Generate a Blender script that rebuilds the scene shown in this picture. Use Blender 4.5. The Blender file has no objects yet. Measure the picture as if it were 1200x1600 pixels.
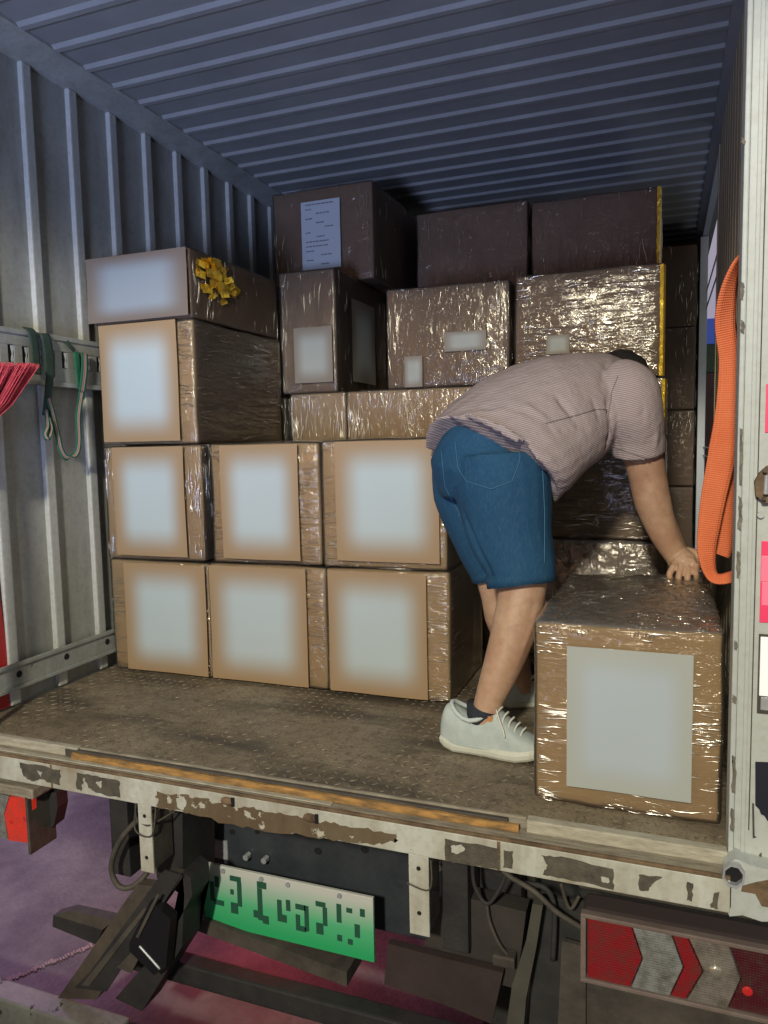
import bpy, bmesh, math, random
import numpy as np
from mathutils import Vector, Matrix, noise
random.seed(7)
sc = bpy.context.scene
C = sc.collection
PI = math.pi

# ------------------------------------------------------------------ camera
FPX = 1160.0
CAM = np.array([1.900, -1.5236, 0.80])
YAW, PITCH, ROLL = -0.361, -0.0921, -0.0205
def _axes():
    cy, sy, cp, sp = math.cos(YAW), math.sin(YAW), math.cos(PITCH), math.sin(PITCH)
    F = np.array([sy*cp, cy*cp, sp]); R = np.array([cy, -sy, 0.0]); U = np.cross(R, F)
    cr, sr = math.cos(ROLL), math.sin(ROLL)
    return cr*R+sr*U, -sr*R+cr*U, F
AR, AU, AF = _axes()
cam = bpy.data.cameras.new('camera'); camo = bpy.data.objects.new('camera', cam); C.objects.link(camo)
cam.sensor_fit = 'VERTICAL'; cam.sensor_height = 24.0; cam.lens = FPX/1600*24.0
cam.clip_start = 0.02; cam.clip_end = 200
M = Matrix.Identity(4)
for i in range(3):
    M[i][0] = AR[i]; M[i][1] = AU[i]; M[i][2] = -AF[i]; M[i][3] = CAM[i]
camo.matrix_world = M
sc.camera = camo
def on(u, v, ax, val):            # point of a photograph pixel on the plane axis=val
    d = AF + AR*(u-600)/FPX - AU*(v-800)/FPX
    t = (val-CAM[ax])/d[ax]
    return Vector(CAM + d*t)
def at(u, v, Y): return on(u, v, 1, Y)

# ------------------------------------------------------------------ world, lights, exposure
w = bpy.data.worlds.new('World'); sc.world = w; w.use_nodes = True
nt = w.node_tree; bg = nt.nodes['Background']
sky = nt.nodes.new('ShaderNodeTexSky'); sky.sky_type = 'NISHITA'; sky.sun_disc = False
sky.sun_elevation = math.radians(1.0); sky.sun_rotation = math.radians(200)
mx = nt.nodes.new('ShaderNodeMix'); mx.data_type = 'RGBA'; mx.inputs[0].default_value = 0.75
nt.links.new(sky.outputs[0], mx.inputs[6]); mx.inputs[7].default_value = (0.82, 0.86, 0.88, 1)   # glow of the town
nt.links.new(mx.outputs[2], bg.inputs[0]); bg.inputs[1].default_value = 0.24

def lamp(name, kind, loc, target, energy, color, size=0.1, spot=None, blend=0.2, flat=1.0):
    l = bpy.data.lights.new(name, kind); l.energy = energy; l.color = color
    o = bpy.data.objects.new(name, l); C.objects.link(o); o.location = loc
    if kind == 'SPOT':
        l.spot_size = math.radians(spot); l.spot_blend = blend; l.shadow_soft_size = size
    elif kind == 'POINT': l.shadow_soft_size = size
    elif kind == 'AREA': l.size = size
    d = Vector(target)-Vector(loc)
    o.rotation_euler = d.to_track_quat('-Z', 'Y').to_euler(); o.scale = (1, flat, 1)
    return o
# yard floodlight behind the photographer, its shade cuts the light off above about 1.3 m
lamp('yard_floodlight', 'SPOT', (1.70, -4.2, 2.45), (1.45, 0.0, 0.55), 760, (1.0, 0.93, 0.75), 0.16, 94, 0.30, 0.245)
# added blue lamp, no known source, low on the left, washes up the roof
lamp('added_blue_wash', 'SPOT', (1.0, -3.4, 0.2), (0.2, 0.3, 2.55), 520, (0.46, 0.58, 1.0), 0.5, 74, 1.0)
# violet shop light beyond the truck on the left
lamp('violet_shop_light', 'SPOT', (-3.2, 2.6, 1.6), (-0.7, 1.0, -0.95), 170, (0.78, 0.40, 0.86), 0.5, 75, 0.8)
lamp('door_frame_fill', 'POINT', (2.60, 2.6, 0.7), (0, 0, 0), 3, (0.85, 0.95, 1.0), 0.2)  # added fill to brighten the door frame, no lamp known there
lamp('tail_lamp_glow', 'POINT', (0.55, 0.75, -0.50), (0, 0, -1), 4.5, (1.0, 0.06, 0.07), 0.05)
sc.view_settings.view_transform = 'Standard'; sc.view_settings.look = 'None'
sc.view_settings.exposure = 0.0; sc.view_settings.gamma = 1.0

# ------------------------------------------------------------------ helpers
def tag(o, label=None, cat=None, group=None, kind=None):
    for k, v in (('label', label), ('category', cat), ('group', group), ('kind', kind)):
        if v: o[k] = v
    return o
def empty(name, loc, label, cat, group=None):
    o = bpy.data.objects.new(name, None); C.objects.link(o); o.location = loc
    return tag(o, label, cat, group)
def link(name, me, mat=None, parent=None, loc=None):
    o = bpy.data.objects.new(name, me); C.objects.link(o)
    if mat and not me.materials: me.materials.append(mat)
    if parent is not None:
        o.parent = parent
        # all meshes are written in world coordinates: cancel the parent's place
        p = parent; off = Vector((0, 0, 0))
        while p is not None: off += p.location; p = p.parent
        o.location = -off
    if loc is not None: o.location = o.location + Vector(loc)
    return o
def obj(name, bm, mat, parent=None, smooth=False, loc=None):
    me = bpy.data.meshes.new(name); bm.normal_update(); bm.to_mesh(me); bm.free()
    if smooth:
        for p in me.polygons: p.use_smooth = True
    return link(name, me, mat, parent, loc)
def box(bm, x0, x1, y0, y1, z0, z1, bev=0.0, rot=None):
    r = bmesh.ops.create_cube(bm, size=1.0)
    vs = r['verts']
    c = Vector(((x0+x1)/2, (y0+y1)/2, (z0+z1)/2))
    for v in vs: v.co = Vector((v.co.x*(x1-x0), v.co.y*(y1-y0), v.co.z*(z1-z0)))
    if rot is not None: bmesh.ops.rotate(bm, verts=vs, cent=(0, 0, 0), matrix=rot)
    for v in vs: v.co += c
    if bev > 0:
        es = list({e for v in vs for e in v.link_edges})
        bmesh.ops.bevel(bm, geom=es, offset=bev, segments=2, affect='EDGES', profile=0.6)
    return bm
def B(*a, **k):
    bm = bmesh.new(); return box(bm, *a, **k)
def prism(bm, pts, d):            # closed polygon of 3-D points pushed along d
    d = Vector(d); a = [bm.verts.new(p) for p in pts]; b = [bm.verts.new(Vector(p)+d) for p in pts]
    n = len(pts)
    try: bm.faces.new(a); bm.faces.new(b[::-1])
    except ValueError: pass
    for i in range(n): bm.faces.new((a[i], b[i], b[(i+1) % n], a[(i+1) % n]))
    bmesh.ops.recalc_face_normals(bm, faces=bm.faces)
    return bm
def frames(pts):
    out = []; pts = [Vector(p) for p in pts]; up = None
    for i, p in enumerate(pts):
        t = (pts[min(i+1, len(pts)-1)]-pts[max(i-1, 0)]).normalized()
        if up is None:
            up = Vector((0, 0, 1)) if abs(t.z) < 0.9 else Vector((0, 1, 0))
        a = (up - t*up.dot(t)).normalized(); up = a
        out.append((p, t, a, t.cross(a).normalized()))
    return out
def tube(bm, pts, rad, n=12, cap=True, squash=None):
    fr = frames(pts)
    if not hasattr(rad, '__len__'): rad = [rad]*len(pts)
    rings = []
    for i, (p, t, a, b) in enumerate(fr):
        ra = rad[i]; rb = ra*(squash if squash else 1)
        rings.append([bm.verts.new(p+a*ra*math.cos(2*PI*k/n)+b*rb*math.sin(2*PI*k/n)) for k in range(n)])
    return skin_rings(bm, rings, cap)
def skin_rings(bm, rings, cap=True):
    n = len(rings[0])
    for r0, r1 in zip(rings, rings[1:]):
        for k in range(n): bm.faces.new((r0[k], r0[(k+1) % n], r1[(k+1) % n], r1[k]))
    if cap:
        bm.faces.new(rings[0][::-1]); bm.faces.new(rings[-1])
    bmesh.ops.recalc_face_normals(bm, faces=bm.faces)
    return bm
def smooth_path(pts, n=6):
    pts = [Vector(p) for p in pts]; out = []
    for i in range(len(pts)-1):
        p0 = pts[max(i-1, 0)]; p1 = pts[i]; p2 = pts[i+1]; p3 = pts[min(i+2, len(pts)-1)]
        for k in range(n):
            t = k/n
            out.append(0.5*((2*p1)+(p2-p0)*t+(2*p0-5*p1+4*p2-p3)*t*t+(3*p1-p0-3*p2+p3)*t**3))
    out.append(pts[-1]); return out
def lerpn(vals, n=6):
    out = []
    for i in range(len(vals)-1):
        for k in range(n): out.append(vals[i]+(vals[i+1]-vals[i])*k/n)
    out.append(vals[-1]); return out
def ribbon(pts, wdir, width, thick, name, mat, parent, uv=True):
    """flat webbing along pts; wdir = list of width directions"""
    bm = bmesh.new(); uvl = bm.loops.layers.uv.new('UVMap')
    pts = [Vector(p) for p in pts]; n = len(pts); L = [0]
    for i in range(1, n): L.append(L[-1]+(pts[i]-pts[i-1]).length)
    rows = []
    for i, p in enumerate(pts):
        t = (pts[min(i+1, n-1)]-pts[max(i-1, 0)]).normalized()
        wd = Vector(wdir[i] if isinstance(wdir, list) else wdir)
        wd = (wd-t*wd.dot(t)).normalized(); nn = t.cross(wd)
        wi = width[i] if isinstance(width, list) else width
        rows.append([bm.verts.new(p+wd*wi*s+nn*thick*0.5) for s in (-.5, -.25, 0, .25, .5)]+[bm.verts.new(p+wd*wi*s-nn*thick*0.5) for s in (.5, .25, 0, -.25, -.5)])
    us = [0, .25, .5, .75, 1, 1, .75, .5, .25, 0]
    for i in range(n-1):
        for k in range(10):
            k2 = (k+1) % 10
            f = bm.faces.new((rows[i][k], rows[i][k2], rows[i+1][k2], rows[i+1][k])); f.smooth = True
            for lp, (a, b) in zip(f.loops, ((i, k), (i, k2), (i+1, k2), (i+1, k))): lp[uvl].uv = (us[b], L[a])
    bm.faces.new(rows[0][::-1]); bm.faces.new(rows[-1])
    bmesh.ops.recalc_face_normals(bm, faces=bm.faces)
    return obj(name, bm, mat, parent)
def grid_sheet(P, nu, nv, disp=None):
    """bilinear sheet over corners P00,P10,P11,P01 with a uv layer"""
    bm = bmesh.new(); uvl = bm.loops.layers.uv.new('UVMap'); g = []
    P = [Vector(p) for p in P]
    nrm = (P[1]-P[0]).cross(P[3]-P[0]).normalized()
    for j in range(nv+1):
        row = []
        for i in range(nu+1):
            u, v = i/nu, j/nv
            p = P[0]*(1-u)*(1-v)+P[1]*u*(1-v)+P[2]*u*v+P[3]*(1-u)*v
            if disp: p = p+nrm*disp(u, v)
            row.append(bm.verts.new(p))
        g.append(row)
    for j in range(nv):
        for i in range(nu):
            f = bm.faces.new((g[j][i], g[j][i+1], g[j+1][i+1], g[j+1][i])); f.smooth = True
            for lp, (a, b) in zip(f.loops, ((i, j), (i+1, j), (i+1, j+1), (i, j+1))): lp[uvl].uv = (a/nu, b/nv)
    return bm

# ------------------------------------------------------------------ materials
def mat(name, col=(.5, .5, .5), rough=0.6, metal=0.0, emis=None, estr=0.0, spec=0.5):
    m = bpy.data.materials.new(name); m.use_nodes = True
    b = m.node_tree.nodes['Principled BSDF']
    b.inputs['Base Color'].default_value = (*col, 1); b.inputs['Roughness'].default_value = rough
    b.inputs['Metallic'].default_value = metal; b.inputs['Specular IOR Level'].default_value = spec
    if emis: b.inputs['Emission Color'].default_value = (*emis, 1); b.inputs['Emission Strength'].default_value = estr
    return m
class G:
    def __init__(s, m): s.t = m.node_tree; s.b = s.t.nodes['Principled BSDF']; s.tc = s.t.nodes.new('ShaderNodeTexCoord')
    def n(s, ty, **k):
        x = s.t.nodes.new(ty)
        for a, v in k.items(): setattr(x, a, v)
        return x
    def l(s, a, b): s.t.links.new(a, b)
    def map(s, scale=(1, 1, 1), src='Object', rot=(0, 0, 0)):
        mp = s.n('ShaderNodeMapping'); mp.inputs['Scale'].default_value = scale; mp.inputs['Rotation'].default_value = rot
        s.l(s.tc.outputs[src], mp.inputs[0]); return mp.outputs[0]
    def noise(s, scale, detail=6, rough=.6, vec=None, dist=0.0):
        x = s.n('ShaderNodeTexNoise'); x.inputs['Scale'].default_value = scale; x.inputs['Detail'].default_value = detail
        x.inputs['Roughness'].default_value = rough; x.inputs['Distortion'].default_value = dist
        s.l(vec if vec is not None else s.tc.outputs['Object'], x.inputs['Vector']); return x.outputs['Fac']
    def ramp(s, fac, stops):
        r = s.n('ShaderNodeValToRGB'); e = r.color_ramp.elements
        while len(e) < len(stops): e.new(0.5)
        for q, (p, c) in zip(e, stops): q.position = p; q.color = (*c, 1) if len(c) == 3 else c
        s.l(fac, r.inputs[0]); return r.outputs[0]
    def mix(s, fac, a, b, blend='MIX'):
        x = s.n('ShaderNodeMix', data_type='RGBA', blend_type=blend)
        for i, q in ((0, fac), (6, a), (7, b)):
            if isinstance(q, tuple): x.inputs[i].default_value = (*q, 1)
            elif isinstance(q, (int, float)): x.inputs[i].default_value = q
            else: s.l(q, x.inputs[i])
        return x.outputs[2]
    def math(s, op, a, b=0.0, clamp=False):
        x = s.n('ShaderNodeMath', operation=op, use_clamp=clamp)
        for i, q in ((0, a), (1, b)):
            if isinstance(q, (int, float)): x.inputs[i].default_value = q
            else: s.l(q, x.inputs[i])
        return x.outputs[0]
    def bump(s, h, strength=.3, dist=.01, target='Normal', prev=None):
        x = s.n('ShaderNodeBump'); x.inputs['Strength'].default_value = strength; x.inputs['Distance'].default_value = dist
        s.l(h, x.inputs['Height'])
        if prev is not None: s.l(prev, x.inputs['Normal'])
        if target: s.l(x.outputs[0], s.b.inputs[target])
        return x.outputs[0]
BW = lambda v: (v, v, v)

def worn_paint(name, base, under=(.05, .04, .03), grime=(.16, .13, .09), wear=.60, sc_=14, rough=.5, gr=.45):
    m = mat(name, base, rough); g = G(m)
    n1 = g.noise(sc_, 8, .65); n2 = g.noise(3.2, 5, .6); n3 = g.noise(60, 4, .6)
    st = g.noise(1.0, 5, .6, g.map((14, 14, 2.2)))
    gfac = g.ramp(g.math('MULTIPLY', n2, st), [(.18, BW(0)), (.42, BW(gr))])
    c = g.mix(gfac, tuple(base), tuple(grime))
    c = g.mix(g.ramp(n3, [(.45, BW(0)), (.8, BW(.35))]), c, tuple(grime))
    wm = g.ramp(n1, [(wear, BW(0)), (wear+.015, BW(1))])
    c = g.mix(wm, c, tuple(under)); g.l(c, g.b.inputs['Base Color'])
    g.bump(g.math('SUBTRACT', n3, g.math('MULTIPLY', wm, 1.5)), .25, .003)
    return m
def noisy(name, c0, c1, scale=10, rough=.6, metal=0, bump=.2, stretch=(1, 1, 1), spec=.5, bscale=None):
    m = mat(name, c0, rough, metal, spec=spec); g = G(m); v = g.map(stretch)
    n1 = g.noise(scale, 7, .65, v); g.l(g.ramp(n1, [(.3, c0), (.7, c1)]), g.b.inputs['Base Color'])
    if bump: g.bump(g.noise(bscale or scale*6, 4, .6, v), bump, .004)
    return m

m_wall = worn_paint('wall_paint', (.40, .41, .38), grime=(.15, .14, .11), wear=.74, sc_=9, gr=.5)
m_stud = worn_paint('stud_paint', (.52, .53, .49), grime=(.22, .20, .15), wear=.68, sc_=11, gr=.4)
m_rail = worn_paint('rail_paint', (.36, .38, .36), grime=(.16, .15, .11), wear=.70, sc_=18, gr=.6)
m_roof = noisy('roof_sheet', (.27, .27, .27), (.33, .33, .325), 5, .55, bump=.1)
m_rib = noisy('roof_rib_paint', (.29, .29, .285), (.36, .36, .35), 6, .5, bump=.1)
m_white = worn_paint('white_paint', (.58, .60, .54), under=(.045, .04, .035), grime=(.24, .18, .10), wear=.70, sc_=16, gr=.8)
m_post = worn_paint('post_paint', (.50, .54, .525), under=(.08, .06, .05), grime=(.30, .29, .24), wear=.72, sc_=9, gr=.22)
m_peel = noisy('bare_primer', (.055, .052, .042), (.13, .115, .085), 40, .7, bump=.4)
m_rust = noisy('rust', (.07, .045, .028), (.24, .16, .09), 20, .85, bump=.5)
m_rust2 = worn_paint('rubbed_paint', (.17, .135, .085), under=(.50, .48, .40), grime=(.10, .06, .03), wear=.60, sc_=22, gr=.9)
m_sill = noisy('worn_sill', (.15, .125, .09), (.40, .36, .28), 14, .7, bump=.4, stretch=(1, 6, 6))
m_lip = noisy('worn_lip', (.30, .27, .20), (.55, .52, .42), 22, .6, bump=.4, stretch=(1, 5, 5))
m_black = noisy('black_steel', (.018, .018, .02), (.04, .038, .038), 12, .6, bump=.3)
m_blueblack = noisy('blue_black_steel', (.022, .028, .036), (.05, .058, .068), 9, .5, bump=.3)
m_greybrown = noisy('dusty_steel', (.04, .035, .03), (.10, .085, .07), 12, .7, bump=.3)
m_hole = mat('dark_hole', (.008, .008, .01), .9)
m_rubber = noisy('rubber', (.018, .018, .018), (.04, .04, .04), 14, .8, bump=.2)
m_silver = noisy('silver_plate', (.35, .37, .40), (.55, .57, .6), 30, .4, .3, .2)
m_alu = noisy('aluminium_frame', (.56, .61, .64), (.66, .70, .73), 6, .4, .2, .1)
m_khaki = noisy('khaki_panel', (.36, .31, .20), (.50, .44, .30), 7, .65, bump=.2, stretch=(3, 3, .4))
m_yellow = noisy('yellow_paint', (.10, .07, .04), (.60, .32, .09), 16, .7, bump=.4, stretch=(1, 4, 4))

# floor: checker plate with dried mud
m_floor = mat('floor_plate', (.2, .17, .12), .62, 0.0); g = G(m_floor)
n1 = g.noise(3.0, 8, .65); n2 = g.noise(26, 6, .7); n3 = g.noise(2.2, 6, .6, g.map((.6, 2.4, 1)))
c = g.ramp(n1, [(.25, (.15, .115, .07)), (.5, (.25, .20, .135)), (.75, (.38, .32, .23))])
c = g.mix(g.ramp(n2, [(.5, BW(0)), (.68, BW(.6))]), c, (.055, .045, .035))
c = g.mix(g.ramp(n3, [(.47, BW(0)), (.60, BW(.8))]), c, (.055, .045, .035))
n4 = g.noise(120, 3, .6); c = g.mix(g.ramp(n4, [(.55, BW(0)), (.66, BW(.75))]), c, (.04, .032, .025))
g.l(c, g.b.inputs['Base Color']); g.l(g.ramp(n2, [(.3, BW(.45)), (.7, BW(.75))]), g.b.inputs['Roughness'])
g.bump(g.noise(90, 5, .7), .4, .003)

# cardboard
def cardboard(name, c0, c1):
    m = mat(name, c0, .75, spec=.25); g = G(m)
    n1 = g.noise(5, 6, .6); fl = g.noise(1, 3, .6, g.map((3, 3, 140))); big = g.noise(2, 3, .5)
    c = g.ramp(n1, [(.3, c0), (.7, c1)])
    c = g.mix(g.ramp(big, [(.4, BW(0)), (.65, BW(.3))]), c, tuple(x*.8 for x in c0))
    g.l(c, g.b.inputs['Base Color']); g.bump(g.math('ADD', g.math('MULTIPLY', fl, .06), big), .25, .006)
    return m
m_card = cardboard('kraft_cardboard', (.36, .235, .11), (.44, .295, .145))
m_card2 = cardboard('shaded_cardboard', (.19, .130, .085), (.25, .175, .115))  # kraft board with shade put into its colour, upper and back rows
m_card4 = cardboard('deep_shaded_cardboard', (.14, .095, .065), (.19, .135, .09))  # same board, deeper shade in its colour, second row above the light cutoff
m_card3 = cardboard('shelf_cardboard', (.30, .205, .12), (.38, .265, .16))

# stretch film: clear, with sharp creases that throw sparks of the lamp
def film(name, scale, opac=.10, strength=.9, tint=(.86, .86, .84), seed=0.0, gloss=1.0):
    m = bpy.data.materials.new(name); m.use_nodes = True; t = m.node_tree; t.nodes.clear()
    N = t.nodes.new; out = N('ShaderNodeOutputMaterial'); tc = N('ShaderNodeTexCoord')
    def noi(sc3, s, det, dis=0.0, rid=False, rot=(0, 0, 0)):
        mp = N('ShaderNodeMapping'); mp.inputs['Scale'].default_value = sc3; mp.inputs['Rotation'].default_value = rot
        mp.inputs['Location'].default_value = (seed, seed*.7, seed*1.3); t.links.new(tc.outputs['Object'], mp.inputs[0])
        x = N('ShaderNodeTexNoise'); x.inputs['Scale'].default_value = s; x.inputs['Detail'].default_value = det; x.inputs['Distortion'].default_value = dis
        if rid: x.noise_type = 'RIDGED_MULTIFRACTAL'
        t.links.new(mp.outputs[0], x.inputs['Vector']); return x.outputs['Fac']
    def mth(op, a, b):
        x = N('ShaderNodeMath'); x.operation = op
        for i, q in ((0, a), (1, b)):
            if isinstance(q, (int, float)): x.inputs[i].default_value = q
            else: t.links.new(q, x.inputs[i])
        return x.outputs[0]
    fine = noi(scale, 1.0, 4, .6); crump = noi((1, 1, 1), 26, 5, 1.5); mask = noi((1, 1, 1), 5.5, 3)
    mr = N('ShaderNodeMapRange'); mr.inputs[1].default_value = .42; mr.inputs[2].default_value = .60; mr.inputs[3].default_value = .22; t.links.new(mask, mr.inputs[0])
    cz = N('ShaderNodeMapRange'); cz.interpolation_type = 'SMOOTHSTEP'; cz.inputs[1].default_value = .57; cz.inputs[2].default_value = .66; t.links.new(fine, cz.inputs[0])
    fine2 = noi(tuple(q*.45 for q in scale), 1.0, 2, 1.0)
    c2 = N('ShaderNodeMapRange'); c2.interpolation_type = 'SMOOTHSTEP'; c2.inputs[1].default_value = .56; c2.inputs[2].default_value = .64; t.links.new(fine2, c2.inputs[0])
    h = mth('ADD', mth('MULTIPLY', mth('ADD', cz.outputs[0], c2.outputs[0]), mth('MULTIPLY', mr.outputs[0], .9)), mth('MULTIPLY', crump, .40))
    b = N('ShaderNodeBump'); b.inputs['Strength'].default_value = strength; b.inputs['Distance'].default_value = .022; t.links.new(h, b.inputs['Height'])
    gl = N('ShaderNodeBsdfGlossy'); gl.inputs['Roughness'].default_value = .15; gl.inputs['Color'].default_value = (1, .95, .84, 1); t.links.new(b.outputs[0], gl.inputs['Normal'])
    fr = N('ShaderNodeFresnel'); fr.inputs['IOR'].default_value = 1.50
    tr = N('ShaderNodeBsdfTransparent'); tr.inputs['Color'].default_value = (*tint, 1)
    df = N('ShaderNodeBsdfDiffuse'); df.inputs['Color'].default_value = (.62, .60, .55, 1)
    m1 = N('ShaderNodeMixShader'); m1.inputs[0].default_value = opac*.6; t.links.new(tr.outputs[0], m1.inputs[1]); t.links.new(df.outputs[0], m1.inputs[2])
    m2 = N('ShaderNodeMixShader'); t.links.new(mth('ADD', mth('MULTIPLY', fr.outputs[0], 1.3*gloss), (.02+opac*.3)*gloss), m2.inputs[0])
    t.links.new(m1.outputs[0], m2.inputs[1]); t.links.new(gl.outputs[0], m2.inputs[2])
    t.links.new(m2.outputs[0], out.inputs[0])
    return m
m_fv = film('stretch_film_upright', (150, 150, 7), .10, .7)
m_fh = film('stretch_film_level', (8, 8, 140), .10, .7, seed=3.1)
m_fw = film('stretch_film_dimmed', (150, 150, 7), .06, .42, (.84, .82, .80), 2.2, .55)  # this and its level twin: tint and gloss lowered to stand for shade
m_fw2 = film('stretch_film_dimmed_level', (8, 8, 140), .06, .42, (.84, .82, .80), 4.2, .55)
m_fd = film('stretch_film_shaded', (60, 60, 8), .03, .7, (.80, .78, .78), 8.8, .3)  # shade put into tint and gloss, for upper and far cartons
m_fs = film('stretch_film_thick', (40, 40, 22), .38, .8, (.80, .78, .76), seed=5.5)

# paper labels whose print fades out towards the edges under the film
def paper(name, core, edge, soft=.5, e0=1.0):
    m = mat(name, core, .55, spec=.3); g = G(m)
    mp = g.map((1, 1, 1), 'UV'); sp = g.n('ShaderNodeSeparateXYZ'); g.l(mp, sp.inputs[0])
    ax = g.math('ABSOLUTE', g.math('SUBTRACT', sp.outputs[0], .5)); ay = g.math('ABSOLUTE', g.math('SUBTRACT', sp.outputs[1], .5))
    def fade(a):
        mr = g.n('ShaderNodeMapRange', interpolation_type='SMOOTHSTEP'); mr.inputs[1].default_value = .5; mr.inputs[2].default_value = .5-soft*.5
        g.l(a, mr.inputs[0]); return mr.outputs[0]
    f = g.math('MULTIPLY', fade(ax), fade(ay))
    f = g.math('ADD', g.math('MULTIPLY', f, e0), 1-e0)
    g.l(g.mix(f, tuple(edge), tuple(core)), g.b.inputs['Base Color'])
    return m
m_pap = paper('label_paper', (.46, .54, .555), (.35, .24, .135), .58)
m_papR = paper('large_label_paper', (.43, .50, .555), (.40, .41, .36), .5, .75)
m_papG = paper('grey_label_paper', (.34, .36, .33), (.22, .19, .15), .6)
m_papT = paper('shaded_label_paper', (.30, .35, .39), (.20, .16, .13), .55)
m_tape = noisy('packing_tape', (.34, .25, .15), (.40, .30, .19), 12, .25, bump=.1)
m_gold = mat('gold_tape', (1.0, .66, .06), .28, .45); g = G(m_gold); g.bump(g.noise(60, 4, .6), .7, .01)

# ------------------------------------------------------------------ ground and what lies beyond
m_ground = noisy('wet_concrete', (.09, .085, .09), (.28, .26, .27), 4.5, .55, bump=.6, bscale=60)
gb = bmesh.new()
vs = [gb.verts.new(p) for p in ((-40, -40, -.95), (40, -40, -.95), (40, 60, -.95), (-40, 60, -.95))]; gb.faces.new(vs)
tag(obj('ground', gb, m_ground), 'damp concrete yard under and beside the truck', kind='structure')
# pale broken strips drawing a shadow edge as colour on the ground
a, b_ = on(-60, 1562, 2, -.95), on(145, 1478, 2, -.95)
bm = bmesh.new(); d = (b_-a); L = d.length; d.normalize(); nrm = Vector((-d.y, d.x, 0))
for i in range(44):
    t = L*i/44; wd = random.uniform(.006, .014); ln = L/44*random.uniform(.6, 1.05)
    p = a+d*t+nrm*random.uniform(-.004, .004); z = -.946
    pts = [p-nrm*wd, p+d*ln-nrm*wd*random.uniform(.6, 1.2), p+d*ln+nrm*wd, p+nrm*wd]
    bm.faces.new([bm.verts.new((q.x, q.y, z)) for q in pts])
tag(obj('shadow_edge_line', bm, noisy('shadow_edge_pale', (.4, .3, .32), (.6, .5, .5), 30, .7)), 'broken pale line tracing the shadow edge on the ground at lower left', kind='structure')

# lit shop front far beyond the side door
sf = empty('shop_building', (3.0, 9.0, -.95), 'lit shop front seen far off through the side door gap of the truck', 'building')
obj('wall', B(2.0, 6.0, 9.0, 9.3, -.95, 5.0), noisy('shop_wall', (.10, .09, .09), (.14, .12, .12), 3, .8), sf)
obj('lit_panel', B(2.1, 5.5, 8.95, 8.995, 2.30, 4.2), mat('lit_panel', (.6, .6, .7), .5, emis=(.62, .58, .80), estr=.38), sf)
obj('blue_sign', B(2.1, 5.5, 8.92, 8.99, 1.98, 2.29), mat('blue_sign', (.04, .06, .3), .5, emis=(.05, .10, .42), estr=.45), sf)
obj('green_shutter', B(2.1, 5.5, 8.94, 8.99, 1.62, 1.97), noisy('green_shutter', (.06, .10, .07), (.09, .14, .10), 8, .6), sf)
obj('door_panel', B(2.1, 5.5, 8.94, 8.99, -.95, 1.61), noisy('brown_shutter', (.09, .05, .05), (.16, .08, .08), 4, .6), sf)

# ------------------------------------------------------------------ the truck
truck = empty('box_truck', (1.05, 0, -.95), 'box truck seen from behind with its cargo space open and half loaded', 'truck')
YL = 5.2                                            # front end of the cargo space
# floor
floor = obj('cargo_floor', B(.0, 2.1, 0.0, YL, -.05, 0.0), m_floor, truck)
bm = bmesh.new(); p = .0285
for j in range(int(1.25/p)):
    for i in range(int(2.06/p)):
        x = .02+i*p+random.uniform(-.0008, .0008); y = .012+j*p
        if y > .64 and x < 1.28: continue
        ang = (PI/4 if (i+j) % 2 else -PI/4)+random.uniform(-.12, .12)
        ca, sa = math.cos(ang), math.sin(ang); l = random.uniform(.008, .012); wd, h = random.uniform(.0024, .0034), random.uniform(.0010, .0020)
        if noise.noise(Vector((x*5, y*5, 0)))+.5*noise.noise(Vector((x*31, y*31, 2))) < -.22: continue
        x += random.uniform(-.002, .002); y += random.uniform(-.0015, .0015)
        base = [(l, 0), (0, wd), (-l, 0), (0, -wd)]
        lo = [bm.verts.new((x+ca*q-sa*r, y+sa*q+ca*r, .0002)) for q, r in base]
        hi = [bm.verts.new((x+(ca*q-sa*r)*.6, y+(sa*q+ca*r)*.6, h)) for q, r in base]
        bm.faces.new(hi)
        for k in range(4): bm.faces.new((lo[k], lo[(k+1) % 4], hi[(k+1) % 4], hi[k]))
m_tread = noisy('tread_metal', (.10, .08, .05), (.36, .29, .20), 4, .55, .05, .2)
tag(obj('tread_pattern', bm, m_tread, floor), kind='stuff')

# left wall
lw = obj('side_wall', B(-.07, -.022, -.06, YL, -.05, 2.13), m_wall, truck)
studm = bmesh.new(); box(studm, -.030, -.004, -.019, .019, .002, 2.022, .005)
sm = bpy.data.meshes.new('wall_stud'); studm.to_mesh(sm); studm.free(); sm.materials.append(m_stud)
for k in range(-2, 24):
    link('wall_stud', sm, None, lw, (0, .398+.198*k, 0))
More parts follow.
